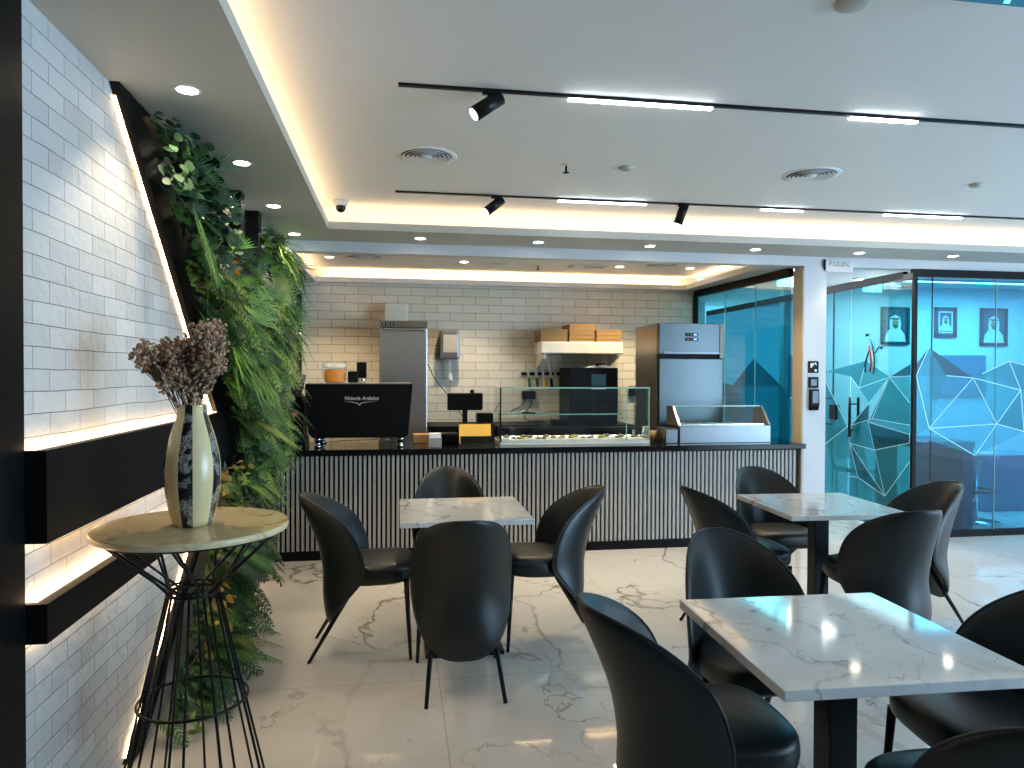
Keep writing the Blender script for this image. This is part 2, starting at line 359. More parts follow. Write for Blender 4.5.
def text_mesh(name, s, size, mm, parent, loc, shear=0.0, depth=0.001, rot=(math.pi/2, 0, 0)):
    cu = bpy.data.curves.new(name, 'FONT'); cu.body = s; cu.size = size; cu.shear = shear; cu.extrude = depth; cu.offset = size*0.03
    cu.align_x = 'CENTER'; cu.align_y = 'CENTER'
    tmp = bpy.data.objects.new(name+'_tmp', cu); COL.objects.link(tmp)
    dg = bpy.context.evaluated_depsgraph_get(); me = bpy.data.meshes.new_from_object(tmp.evaluated_get(dg))
    bpy.data.objects.remove(tmp); me.materials.clear(); me.materials.append(mm); me.name = name
    o = bpy.data.objects.new(name, me); COL.objects.link(o); o.location = loc; o.rotation_euler = rot
    if parent: o.parent = parent
    return o

# ------------------------------------------------------------------ room shell
XW = -1.04; YB = 5.88; YK = 7.87
b = MB(); b.box(XW, 10, -3, 11, -0.08, 0, M['floor']); struct('floor', b, 'polished white marble tiled floor')
b = MB(); b.box(-0.66, 10, -3, 5.53, 2.75, 2.80, M['ceiling']); struct('ceiling', b, 'raised pale grey main ceiling')
# left soffit with lip and riser
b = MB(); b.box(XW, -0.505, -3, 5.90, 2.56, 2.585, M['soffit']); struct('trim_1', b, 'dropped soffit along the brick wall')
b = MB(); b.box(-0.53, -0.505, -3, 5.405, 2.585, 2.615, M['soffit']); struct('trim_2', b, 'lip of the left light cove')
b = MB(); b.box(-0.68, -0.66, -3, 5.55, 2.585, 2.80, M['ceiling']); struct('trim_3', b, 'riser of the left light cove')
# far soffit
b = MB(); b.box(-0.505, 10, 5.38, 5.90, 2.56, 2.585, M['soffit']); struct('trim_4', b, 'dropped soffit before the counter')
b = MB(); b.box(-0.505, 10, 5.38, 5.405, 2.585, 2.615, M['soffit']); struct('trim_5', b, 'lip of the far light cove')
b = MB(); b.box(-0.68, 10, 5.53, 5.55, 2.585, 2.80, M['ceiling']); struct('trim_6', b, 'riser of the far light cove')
b = MB(); b.box(XW, 10, YB, 5.99, 2.475, 2.70, M['white']); struct('trim_7', b, 'white bulkhead over the counter')
# kitchen ceiling
b = MB(); b.box(XW, 3.60, 5.99, YK, 2.62, 2.66, M['ceiling']); struct('ceiling_kitchen', b, 'kitchen ceiling in its cove')
b = MB(); b.box(XW, -0.865, 5.99, YK, 2.475, 2.495, M['white']); b.box(-0.885, -0.865, 5.99, 7.80, 2.495, 2.53, M['white']); struct('trim_8', b, 'left kitchen cove edge')
b = MB(); b.box(-0.865, 3.27, 7.80, YK, 2.475, 2.495, M['white']); b.box(-0.865, 3.27, 7.80, 7.815, 2.495, 2.53, M['white']); struct('trim_9', b, 'back kitchen cove edge')
b = MB(); b.box(3.27, 3.60, 5.99, YK, 2.475, 2.495, M['white']); b.box(3.27, 3.29, 5.99, 7.80, 2.495, 2.53, M['white']); struct('trim_10', b, 'right kitchen cove edge')
# walls
b = MB(); b.box(XW-0.1, XW, -3, 5.90, 0, 2.66, M['brick']); struct('wall_left', b, 'white painted brick wall')
b = MB(); b.box(XW-0.1, XW+0.004, 5.90, YK, 0, 2.66, M['darktile']); struct('wall_kitchen_left', b, 'dark tiled kitchen side wall')
b = MB(); b.box(XW-0.1, 3.44, YK, YK+0.12, 0, 2.66, M['tile']); struct('wall_back', b, 'glazed cream tile kitchen wall')
b = MB(); b.box(3.575, 3.794, 5.87, 6.03, 0, 2.475, M['white']); b.box(3.565, 3.575, 5.875, 6.03, 0, 2.44, M['beige']); struct('wall_column', b, 'white column beside the counter')
b = MB(); b.box(XW, -1.025, -3, 2.165, 0, 2.56, M['black']); struct('trim_11', b, 'black wall cladding at the near end')
b = MB(); b.box(XW, 6.5, -3.12, -3.0, 0, 2.8, M['throat']); struct('wall_reflection_blocker', b, 'unseen dark wall added behind the camera to darken reflections')  # unseen wall, added and kept dark so blacks and glass reflect less sky
# office and corridor beyond the glass
b = MB(); b.box(4.68, 10, 8.12, 8.22, 0, 2.7, M['officewall']); struct('wall_office_back', b, 'white office back wall')
b = MB(); b.box(9.9, 10, 5.9, 8.12, 0, 2.7, M['officewall']); struct('wall_office_right', b, 'white office side wall')
b = MB(); b.box(3.44, 4.68, 10.4, 10.5, 0, 2.7, M['officewall']); struct('wall_corridor_end', b, 'wall at the end of the corridor')
b = MB(); b.box(3.34, 3.44, YK+0.12, 10.5, 0, 2.7, M['officewall']); struct('wall_corridor_left', b, 'left corridor wall')
b = MB(); b.box(3.60, 10, 5.99, 11, 2.62, 2.66, M['ceiling']); struct('ceiling_office', b, 'ceiling over corridor and office')

# kitchen right glass partition (slightly splayed)
def pane(name, p0, p1, z0, z1, mm, parent, t=0.008):
    p0, p1 = Vector((*p0, 0)), Vector((*p1, 0)); d = (p1-p0).normalized(); n = Vector((-d.y, d.x, 0))*t/2
    b = MB(); vs = []
    for z in (z0, z1):
        for q in (p0-n, p1-n, p1+n, p0+n): vs.append((q.x, q.y, z))
    b.add(vs, [(0, 3, 2, 1), (4, 5, 6, 7), (0, 1, 5, 4), (1, 2, 6, 5), (2, 3, 7, 6), (3, 0, 4, 7)], mm)
    return b.build(name, parent)
def sbar(name, p0, p1, w, z0, z1, mm, parent): return pane(name, p0, p1, z0, z1, mm, parent, w)
w1 = tag(bpy.data.objects.new('window_1', None), 'glass partition between kitchen and corridor', None, None, 'structure'); COL.objects.link(w1)
pane('glass_pane', (3.42, 7.85), (3.55, 6.04), 0.0, 2.42, M['teal'], w1)
sbar('frame', (3.42, 7.85), (3.55, 6.04), 0.05, 2.40, 2.475, M['black'], w1)
sbar('frame', (3.418, 7.865), (3.42, 7.835), 0.05, 0.0, 2.42, M['black'], w1)
for t in (0.36, 0.68):
    x = 3.42+0.13*t; y = 7.85-1.81*t; sbar('joint', (x, y), (x+0.0006, y-0.008), 0.010, 0, 2.4, M['edge'], w1)
w2 = tag(bpy.data.objects.new('window_2', None), 'fixed glass side wall beyond the door', None, None, 'structure'); COL.objects.link(w2)
pane('glass_pane', (4.68, 10.35), (4.68, 6.81), 0.0, 2.40, M['teal'], w2)
sbar('frame', (4.68, 10.3), (4.68, 6.0), 0.05, 2.40, 2.47, M['black'], w2)
sbar('joint', (4.68, 7.105), (4.68, 7.095), 0.012, 0, 2.40, M['blackm'], w2)
w3 = tag(bpy.data.objects.new('window_3', None), 'blue tinted glass office front', None, None, 'structure'); COL.objects.link(w3)
pane('glass_pane', (4.70, 5.88), (9.9, 5.88), 0.04, 2.40, M['bluefront'], w3)
sbar('frame', (4.66, 5.885), (9.9, 5.885), 0.06, 2.405, 2.475, M['black'], w3)
sbar('frame', (4.66, 5.885), (9.9, 5.885), 0.06, 0.0, 0.055, M['black'], w3)
for x in (4.86, 5.53, 6.6, 7.8): sbar('joint', (x, 5.88), (x+0.006, 5.88), 0.011, 0.05, 2.41, M['edge'] if x > 5 else M['blackm'], w3)
d1 = tag(bpy.data.objects.new('door_1', None), 'frameless teal glass door with black bar handles', None, None, 'structure'); COL.objects.link(d1)
pane('glass_pane', (4.68, 6.795), (4.68, 5.91), 0.01, 2.40, M['teal'], d1)
bx('corner_profile', (4.672, 4.708, 5.872, 5.897, 0.05, 2.405), M['black'], d1)
bx('top_pivot', (4.655, 4.705, 5.87, 6.12, 2.385, 2.44), M['blackm'], d1)
sbar('edge_strip', (4.68, 5.905), (4.68, 5.895), 0.014, 0.01, 2.4, M['blackm'], d1)
b = MB()
for x in (4.63, 4.73): b.tube([(x, 6.74, 0.86), (x, 6.74, 1.27)], 0.014, M['blackm'], 10)
for z in (0.93, 1.20): b.tube([(4.63, 6.74, z), (4.73, 6.74, z)], 0.008, M['blackm'], 8)
b.build('handle', d1)
b = MB(); b.box(4.655, 4.705, 7.02, 7.14, 1.02, 1.18, M['blackm'], 0.004)
for z in (0.965, 1.245): b.box(4.67, 4.69, 7.1, 7.24, z-0.008, z+0.008, M['blackm'])
b.build('lock', w2)

# geometric film on the glass
def decal(parent, tris, axis, off, lines):
    groups = {}
    for mk, pts in tris: groups.setdefault(mk, []).append(pts)
    bmf = MB()
    for k, (mk, lst) in enumerate(groups.items()):
        for pts in lst:
            vs = [((off, p[0], p[1]) if axis == 'x' else (p[0], off, p[1])) for p in pts]
            bmf.add(vs, [list(range(len(vs)))], M[mk])
    o = bmf.build('geometric_film', parent)
    b = MB()
    for p, q in lines:
        p, q = Vector(p), Vector(q); d = (q-p).normalized(); n = Vector((-d.y, d.x))*0.004
        pts = [p-n, q-n, q+n, p+n]; e = 0.002
        b.add([((off-e, a.x, a.y) if axis == 'x' else (a.x, off-e, a.y)) for a in pts], [(0, 1, 2, 3)], M['film_line'])
    b.build('film_line', o)
    return o
V = dict(A=(7.22, 1.541), B=(6.541, 1.644), C=(6.648, 1.369), D=(6.191, 1.483), F=(5.91, 1.605), G=(5.91, 1.494), H=(6.436, 1.068), I=(6.768, .978),
         J=(6.503, 1.031), K=(5.91, .955), K2=(5.91, .875), L=(6.398, .758), M=(5.91, 1.04), N=(6.238, .327), O=(6.795, .79), P=(6.651, .451), Q=(6.795, .441), R=(5.91, 1.245), S=(5.91, .70),
         T=(7.244, 1.448), U=(6.83, .96), W=(7.253, .722), BL=(6.795, .02), BR=(5.91, .02), X=(6.49, 1.22), A6=(6.795, 1.605), A6b=(6.795, 1.43))
def T(mk, s): return (mk, [V[k] for k in s.split()])
V['A1'] = (6.795, 1.606); V['A2'] = (6.795, 1.49)
decal(d1, [T('film_mid', 'A1 B C A2'), T('film_light', 'B D C'), T('film_light', 'C D X'), T('film_dark', 'D I J X'), T('film_mid', 'D H J'), T('film_mid', 'D M H'), T('film_dark', 'F G D'), T('film_light', 'G R D'),
           T('film_mid', 'D R M'), T('film_light', 'H M K J'), T('film_dark', 'J K K2 L'), T('film_mid', 'I J L O'), T('film_light', 'O L N'), T('film_light', 'L K2 S N'), T('film_dark', 'O N P'),
           T('film_mid', 'O P Q'), T('film_mid', 'Q P N BL'), T('film_mid', 'N S BR'), T('film_light', 'BL N BR')], 'x', 4.672,
      [(V[a], V[c]) for a, c in ('BC', 'CD', 'DG', 'DR', 'DH', 'DI', 'HM', 'IO', 'JL', 'OL', 'ON', 'OP', 'PN', 'PQ', 'LN', 'NS', 'HI', 'DJ')]+[(V['L'], V['K2']), (V['J'], V['K']), (V['K'], V['K2']), (V['C'], V['A2'])])
decal(w2, [('film_dark', [(8.13, 1.35), (8.85, 1.72), (9.45, 1.35)]), ('film_mid', [(8.0, 1.2), (8.13, 1.35), (9.45, 1.35), (9.0, 0.85)]), ('film_dark', [(9.45, 1.35), (10.3, 1.45), (10.3, 0.9), (9.0, .85)]), ('film_mid', [(8.0, .05), (8.0, 1.2), (9.0, .85), (10.3, .9), (10.3, .05)]), ('film_mid', [V['A'], V['A1'], V['A2']]), ('film_mid', [V['T'], V['U'], V['W']]), ('film_dark', [(8.0, 1.75), V['A'], V['T'], (8.0, 1.2)]), ('film_mid', [(8.0, 1.2), V['T'], V['W'], (8.0, 0.5)]), ('film_light', [V['W'], V['U'], (6.83, 0.05), (7.3, .05)]), ('film_mid', [(8.0, .5), V['W'], (7.3, .05), (8, .05)])],
      'x', 4.672, [(V['T'], V['U']), (V['U'], V['W']), ((8, 1.2), V['T']), ((8, .5), V['W'])])
E_ = dict(a=(4.70, 1.60), E=(4.829, 1.758), b=(5.012, 1.499), c=(5.29, 1.48), d=(4.70, 1.498), h=(4.838, 1.013), p=(5.384, 1.517), q=(5.673, 1.638), r=(5.80, 1.365),
          s=(5.548, 1.048), t=(5.32, 0.754), u=(5.841, .974), v=(4.864, .70), w=(4.70, .944), x=(6.3, 1.50), y=(6.6, 1.75), z=(6.5, 1.0), B0=(4.70, .06), B1=(6.3, .06), k=(7.4, 1.5), l=(7.3, 1.0))
def T2(mk, s): return (mk, [E_[k] for k in s])
decal(w3, [T2('film_dark', 'aEd'), T2('film_mid', 'Ebd'), T2('film_dark', 'Ecb'), T2('film_light', 'dbhw'), T2('film_pale', 'bch'), T2('film_mid', 'pqr'), T2('film_light', 'cpr'), T2('film_pale', 'chs'),
           T2('film_light', 'csr'), T2('film_pale', 'hst'), T2('film_pale', 'wht'), T2('film_mid', 'rsu'), T2('film_pale', 'stu'), T2('film_mid', 'qxr'), T2('film_light', 'rxu'), T2('film_mid', 'xyz'), T2('film_light', 'xzu'), T2('film_mid', 'ykl'), T2('film_light', 'ylz')],
      'y', 5.872, [(E_[a], E_[c]) for a, c in ('Ed', 'bc', 'ch', 'hd', 'hs', 'cr', 'cs', 'qr', 'rs', 'su', 'ts', 'ht', 'ru', 'xz', 'yz', 'pq', 'qx')])
# small flourish emblem on the door glass
b = MB()
def arc(cx, cy, pts, r, mm): b.tube([(4.664, cx+p[0], cy+p[1]) for p in pts], r, mm, 6)
arc(6.42, 1.70, [(0.12, -0.17), (0.13, -0.09), (0.09, 0.0), (0.06, 0.06)], 0.008, M['blackm'])
arc(6.42, 1.70, [(0.0, -0.19), (-0.02, -0.06), (0.02, 0.10), (0.06, 0.16)], 0.008, M['green'])
arc(6.42, 1.70, [(0.06, -0.16), (0.03, -0.08), (0.05, 0.02), (0.07, 0.10)], 0.009, M['red'])
arc(6.42, 1.70, [(0.03, -0.18), (0.0, -0.08), (0.02, 0.05)], 0.006, M['paper'])
arc(6.42, 1.70, [(-0.02, 0.02), (-0.08, 0.08), (-0.11, 0.06)], 0.007, M['blackm'])
b.sphere((4.664, 6.52, 1.905), 0.016, M['blackm']); b.sphere((4.664, 6.30, 1.77), 0.013, M['blackm'])
b.build('emblem', d1)

# ------------------------------------------------------------------ black boards on the brick wall, with LED edges
XB = -0.97
def board_box(b, y0, y1, z0, z1): b.box(XW+0.002, XB, y0, y1, z0, z1, M['black'])
def strip_x(b, p, q, off, w=0.028, mt='led'):
    # LED tape along edge p->q of a board, lying against the brick, shifted by off
    p, q = Vector(p), Vector(q); d = (q-p).normalized(); n = Vector((-d.y, d.x))
    if off < 0: n = -n
    poly = [p+n*0.0005, q+n*0.0005, q+n*0.003, p+n*0.003]
    b.prism([(v.x, v.y) for v in poly], 'x', XW+0.004, XW+0.006+w, M[mt])
def zA(y): return 2.56-(y-2.8)*1.47/1.62 if y < 4.42 else 1.09-(y-4.42)*1.088/1.14
def zB(y): return 0.002+(y-2.9)*1.083/1.50
for (z0, z1, nm, lb) in ((1.020, 1.281, 'wall_beam', 'broad upper black beam across the white brick wall'), (0.738, 0.850, 'wall_beam', 'narrow lower black beam across the white brick wall')):
    ye = 4.40 if z0 > 1 else 2.9+0.81/0.72
    e = empty(nm, (0, 0, 0), lb, 'wall beam', 'black beams on the brick wall')
    b = MB(); b.prism([(2.168, z0), (4.30, z0), (4.395, 1.088), (4.205, z1), (2.168, z1)] if z0 > 1 else [(2.168, z0), (3.915, z0), (4.068, z1), (2.168, z1)], 'x', XW+0.002, XB, M['black']); b.build('board', e)
    b = MB(); strip_x(b, (2.19, z1), (ye-0.02-(0 if z0 < 1 else .12), z1), 1); b.build('led_strip', e)
    b = MB(); strip_x(b, (2.19, z0), (ye-0.1, z0), -1); b.build('led_strip', e)
def diag(nm, lb, pts, led, x1=-1.003):
    e = empty(nm, (0, 0, 0), lb, 'wall board')
    b = MB(); b.prism(pts, 'x', XW+0.002, x1, M['black']); b.build('board', e)
    b = MB(); [strip_x(b, *l, w=0.004, mt='led_edge') for l in led]; b.build('led_strip', e)
    return e
dA = diag('diagonal_board', 'long black board sloping from the left soffit down past the dried flowers', [(2.80, 2.56), (2.93, 2.56), (4.53, 1.09), (5.70, 0.002), (5.56, 0.002), (4.42, 1.09)], [((2.84, zA(2.84)-0.0), (4.25, zA(4.25)), -1), ((4.75, zA(4.75)), (5.5, zA(5.5)), -1)])
dB = diag('diagonal_board', 'black board rising from the floor behind the round pedestal table', [(2.90, 0.002), (3.03, 0.002), (4.465, 1.037), (4.412, 1.086)], [((2.92, zB(2.92)), (4.30, zB(4.30)), 1)])
# black backing that carries the plants
b = MB(); b.prism([(2.932, 2.558), (4.20, 2.558), (4.30, 2.0), (5.85, 2.0), (5.85, 0.75), (5.02, 0.75), (4.55, 1.09)], 'x', XW+0.002, -1.004, M['black'])
tag(b.build('plant_backing_panel'), 'black panel behind the hanging greenery, right of the long sloping board', 'panel')
for i, (y0, y1, x1, lb) in enumerate(((4.33, 4.44, -0.90, 'dark upright fin at the soffit, nearer of the two between the plants'), (4.86, 4.97, -0.90, 'dark upright fin at the soffit, farther of the two between the plants'))):
    bb = MB(); bb.box(XW+0.002, x1, y0, y1, 2.0, 2.558, M['black'], 0.002); tag(bb.build('wall_fin'), lb, 'fin', 'dark upright fins')

# ------------------------------------------------------------------ greenery
rng = random.Random(7)
def blade(b, p, d, n, L, w, mm, droop=0.0, seg=3, fold=0.0):
    p = Vector(p); d = Vector(d).normalized(); n = Vector(n); s = d.cross(n)
    if s.length < 1e-4: s = d.orthogonal()
    s.normalize(); vs = []
    for i in range(seg+1):
        t = i/seg; c = p+d*(L*t)+Vector((0, 0, -droop*t*t*L))
        ww = w*(math.sin(math.pi*(0.12+0.88*t))**0.8 if t < 1 else 0.02)
        vs += [c-s*ww, c+s*ww]
    b.add(vs, [(2*i, 2*i+1, 2*i+3, 2*i+2) for i in range(seg)], mm, True)
def frond(b, p, d, L, mm, droop=0.6, nl=13, ll=0.12, lw=0.008, up_=(0, 0, 1)):
    p = Vector(p); d = Vector(d).normalized(); side = d.cross(Vector(up_)); 
    if side.length < 1e-3: side = Vector((0, 1, 0))
    side.normalize(); prev = p; pts = []
    for i in range(nl+1):
        t = i/nl; c = p+d*(L*t)+Vector((0, 0, -droop*L*t*t)); pts.append(c)
    b.tube(pts, 0.003, mm, 4, r1=0.001, cap=False)
    for i in range(1, nl+1):
        t = i/nl; c = pts[i]; tan = (pts[i]-pts[i-1]).normalized(); l = ll*(math.sin(math.pi*min(0.97, 0.18+0.8*t))**0.7)
        nn = side.cross(tan)
        for sgn in (-1, 1): blade(b, c, tan*0.75+side*sgn, nn, l, lw, mm, droop=0.25, seg=2)
def fan(b, p, d, r, mm, n=15, spread=2.6):
    d = Vector(d).normalized(); up2 = Vector((0, 0, 1)); s = d.cross(up2)
    if s.length < 1e-3: s = Vector((0, 1, 0))
    s.normalize(); u = s.cross(d)
    for i in range(n):
        a = -spread/2+spread*i/(n-1); dd = (s*math.sin(a)+u*math.cos(a))+d*0.35
        blade(b, p, dd, d, r*(0.7+0.45*rng.random()), 0.0048, mm, droop=0.15, seg=2)
def tuft(b, p, d, L, mm, n=12, w=0.007, spread=0.7):
    for i in range(n):
        dd = Vector(d)+Vector((rng.uniform(-1, 1), rng.uniform(-1, 1), rng.uniform(-1, 1)))*spread
        blade(b, p, dd, (0, 0, 1) if abs(dd.z) < 0.9 else (1, 0, 0), L*rng.uniform(0.6, 1.1), w, mm, droop=rng.uniform(0.4, 1.1), seg=4)
def broad(b, p, d, L, mm, n=10, spread=0.9, rnd=0.45):
    for i in range(n):
        dd = Vector(d)+Vector((rng.uniform(-1, 1), rng.uniform(-1, 1), rng.uniform(-1, 1)))*spread
        q = Vector(p)+Vector((rng.uniform(0, 1), rng.uniform(-1, 1), rng.uniform(-1, 1)))*L*0.9
        nn = Vector((rng.uniform(0.2, 1), rng.uniform(-1, .3), rng.uniform(-.3, 1)))
        blade(b, q, dd, nn, L*rng.uniform(0.6, 1), L*rnd*rng.uniform(0.7, 1), mm, droop=0.4, seg=3)
LM = [M['leaf_dark'], M['leaf_mid'], M['leaf_bright'], M['leaf_olive']]
def in_green(y, z):
    if z > (2.43 if y < 4.3 else 2.50) or z < 0.05: return False
    if z > 2.2 and 4.95 < y < 5.7: return z < 2.42
    if z > 0.95: return y > 2.81+(2.587-z)/0.92 and y < min(5.6, 3.42+max(0, 2.55-z)*1.3+max(0, 2.15-z)*4)
    return y > 2.9+z/0.72+0.06 and y < 4.40+max(0, (z-0.40))*1.9
b = MB(); cnt = 0
while cnt < 1250:
    y = rng.uniform(2.9, 5.7); z = rng.uniform(0.05, 2.50)
    if not in_green(y, z): continue
    cnt += 1
    x = rng.uniform(-0.99, -0.84); p = (x, y, z); d = (1.0, -0.45, rng.uniform(-0.5, 0.5)); k = rng.random()
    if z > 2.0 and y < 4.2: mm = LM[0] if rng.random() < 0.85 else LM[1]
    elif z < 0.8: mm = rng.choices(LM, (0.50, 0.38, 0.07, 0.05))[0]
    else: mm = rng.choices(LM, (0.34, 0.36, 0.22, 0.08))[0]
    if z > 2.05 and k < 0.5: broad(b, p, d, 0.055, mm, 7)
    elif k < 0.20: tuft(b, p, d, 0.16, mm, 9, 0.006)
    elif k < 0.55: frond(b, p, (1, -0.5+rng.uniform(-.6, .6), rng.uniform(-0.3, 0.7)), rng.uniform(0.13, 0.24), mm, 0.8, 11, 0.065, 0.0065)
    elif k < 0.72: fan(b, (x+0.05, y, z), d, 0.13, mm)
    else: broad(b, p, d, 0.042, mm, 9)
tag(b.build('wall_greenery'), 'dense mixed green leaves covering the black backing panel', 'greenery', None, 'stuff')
def plant(name, label, cat, fn):
    bb = MB(); fn(bb); tag(bb.build(name), label, cat)
def f1(bb):
    for i in range(4): frond(bb, (-0.86, 3.20+0.03*i, 2.22-0.02*i), (0.30, -0.1+0.25*i, -0.9), 0.27, M['leaf_bright'] if i == 1 else M['leaf_mid'], 0.25, 16, 0.06, 0.0045, (1, 0, 0))
plant('hanging_fern', 'pale frond hanging down from the dark leaves near the first downlight', 'fern', f1)
def f2(bb):
    bb.tube([(-0.98, 3.0, 2.5), (-0.93, 3.2, 2.38), (-0.92, 3.4, 2.28)], 0.012, M['stem'], 6)
    for i in range(95): broad(bb, (-0.96+rng.random()*0.12, 2.96+rng.random()*0.47, 2.26+rng.random()*0.23), (1, -0.4, -0.2), 0.048, M['leaf_dark'], 3, 0.8, 0.5)
plant('round_leaved_plant', 'dark round-leaved plant bunched under the soffit at the top of the sloping board', 'plant', f2)
def f3(bb):
    for i in range(5): fan(bb, (-0.78, 4.0+0.11*(i % 3), 1.78+0.11*(i//2)), (1, -0.8+0.2*i, 0.1), 0.18, M['leaf_bright'], 18, 3.4)
plant('fan_palm', 'bright fan palm with radiating leaves midway up the plant wall', 'palm', f3)
def f4(bb):
    for i in range(9): blade(bb, (-0.92, 3.92, 2.05), (1, -0.3+0.15*i, 0.7-0.12*(i % 4)), (0, 0.3, 1), 0.26, 0.013, M['leaf_olive'] if i % 2 else M['leaf_bright'], 0.7, 7)
plant('bromeliad', 'pale strap-leaved plant curving out below the dark upright fins', 'plant', f4)
def f5(bb): broad(bb, (-0.80, 3.62, 2.03), (1, -0.5, 0.2), 0.045, M['leaf_orange'], 6, 0.6, 0.3)
plant('croton', 'small plant with orange leaves high among the green ferns', 'plant', f5)
def f6(bb):
    bb.tube([(-0.95, 3.45, 0.85), (-0.86, 3.42, 0.98), (-0.82, 3.5, 1.06)], 0.006, M['stem'], 6)
    for i in range(9): broad(bb, (-0.82+rng.random()*.08, 3.35+rng.random()*.25, 0.92+rng.random()*.14), (1, -0.4, 0.2), 0.05, M['leaf_gold'] if i % 3 else M['leaf_olive'], 3, 0.7, 0.35)
plant('croton', 'golden-leaved plant just behind the striped vase', 'plant', f6)
def f7(bb):
    for i in range(7): frond(bb, (-0.88, 3.62+0.05*i, 0.62+0.05*(i % 3)), (0.8, -0.35+0.15*i, 0.35-0.1*i), 0.30, M['leaf_mid'] if i % 2 else M['leaf_dark'], 0.7, 20, 0.13, 0.007)
plant('palm', 'palm with drooping feathered fronds seen under the round pedestal table', 'palm', f7)
def f8(bb):
    for i in range(3): frond(bb, (-0.90, 3.42+.04*i, 0.22+0.05*i), (1, 0.10+0.22*i, 0.12-0.06*i), 0.36, M['leaf_olive'] if i == 1 else M['leaf_mid'], 0.32, 20, 0.10, 0.006)
plant('palm', 'low palm with one olive frond reaching over the marble floor', 'palm', f8)
def f9(bb):
    bb.tube([(-0.95, 3.25, 0.12), (-0.86, 3.4, 0.28), (-0.85, 3.52, 0.44)], 0.006, M['stem'], 6)
    for i in range(12): broad(bb, (-0.88+rng.random()*.08, 3.3+rng.random()*.25, 0.16+rng.random()*.30), (1, -0.4, 0.3), 0.055, M['leaf_olive'] if i % 2 else M['leaf_gold'], 3, 0.7, 0.4)
plant('leafy_plant', 'yellow-green leafy plant near the floor behind the wire legs', 'plant', f9)
def f10(bb):
    for i in range(11): fan(bb, (-0.82+rng.random()*.1, 4.9+rng.random()*.7, 1.75+rng.random()*.6), (1, -0.5, 0.1), 0.19, LM[1+i % 3], 15, 3.0)
    for i in range(26): tuft(bb, (-0.86+rng.random()*.1, 4.95+rng.random()*.6, 1.7+rng.random()*.72), (1, -0.4, 0.1), 0.22, LM[i % 3], 9)
plant('spiky_plant', 'spiky-leaved plant at the far top end, beside the kitchen ceiling', 'plant', f10)
def f11(bb):
    for i in range(8): frond(bb, (-0.88, 4.35+0.12*i, 1.22-0.03*i), (1, -0.5+0.12*i, 0.3), 0.22, M['leaf_olive'] if i % 3 == 0 else M['leaf_bright'], 0.55, 16, 0.075, 0.005)
plant('palm', 'feathery bright palm beside the slatted counter front', 'palm', f11)
def f12(bb):
    for i in range(8): tuft(bb, (-0.88+rng.random()*.05, 3.75+0.13*i, 1.60-0.03*i+rng.random()*.1), (1, -0.5, 0.15), 0.18, M['leaf_bright'], 14, 0.006)
plant('grassy_plant', 'bright grassy-leaved plant right of the dried flower heads', 'plant', f12)

# ------------------------------------------------------------------ round pedestal table, vase, dried flowers
TX, TY = -0.67, 2.49
e = empty('pedestal_table', (TX, TY, 0), 'tall round table with cream marble top and flared black wire base', 'table')
b = MB(); b.lathe([(0.0, 1.0), (0.300, 1.0)], M['roundtop'], 72, smooth=False); b.lathe([(0.300, 1.0), (0.304, 0.997), (0.304, 0.982), (0.300, 0.979)], M['roundtop'], 72); b.lathe([(0.300, 0.979), (0.0, 0.979)], M['roundtop'], 72, smooth=False); b.build('tabletop', e)
def ring(b, r, z, rr, n=40): b.tube([(r*math.cos(2*math.pi*k/n), r*math.sin(2*math.pi*k/n), z) for k in range(n)], rr, M['blackm'], 8, closed=True)
b = MB(); ring(b, 0.275, 0.973, 0.005); b.build('top_ring', e)
b = MB(); ring(b, 0.078, 0.775, 0.006); ring(b, 0.082, 0.79, 0.004); b.build('waist_ring', e)
b = MB(); ring(b, 0.170, 0.42, 0.005); b.build('lower_ring', e)
b = MB(); ring(b, 0.255, 0.006, 0.006); b.build('base_ring', e)
NL = 16
for k in range(NL):
    a0 = 2*math.pi*(k//2)/(NL/2)+(0.11 if k % 2 else -0.11); a1 = a0+(0.62 if k % 2 else -0.62)
    b = MB(); b.tube([(0.275*math.cos(a1), 0.275*math.sin(a1), 0.973), (0.078*math.cos(a0), 0.078*math.sin(a0), 0.78)], 0.0045, M['blackm'], 6)
    b.tube([(0.078*math.cos(a0), 0.078*math.sin(a0), 0.78), (0.255*math.cos(a0), 0.255*math.sin(a0), 0.006)], 0.0045, M['blackm'], 6); b.build('wire_leg', e)
VX, VY = -0.668, 2.48
e = empty('vase', (VX, VY, 1.001), 'tall cream vase with dark mosaic stripes on the round pedestal table', 'vase')
def vr(t): return 0.060+0.027*math.sin(math.pi*min(1, t/0.9))**0.9 - (0.018*max(0, (t-0.45)/0.55)**1.5)
prof = [(0.0, 0.0)]+[(vr(i/24), 0.395*i/24) for i in range(25)]+[(vr(1)-0.006, 0.395), (vr(1)-0.008, 0.2), (0, 0.19)]
b = MB(); b.lathe(prof, None, 96, matf=lambda k: M['mosaic'] if ((k*360/96-255) % 72) < 30 else M['vasecream']); b.build('vase_body', e)
e = empty('dried_flower_bouquet', (VX, VY, 1.25), 'bunch of brown dried flowers standing in the striped vase', 'flowers')
fr = random.Random(3)
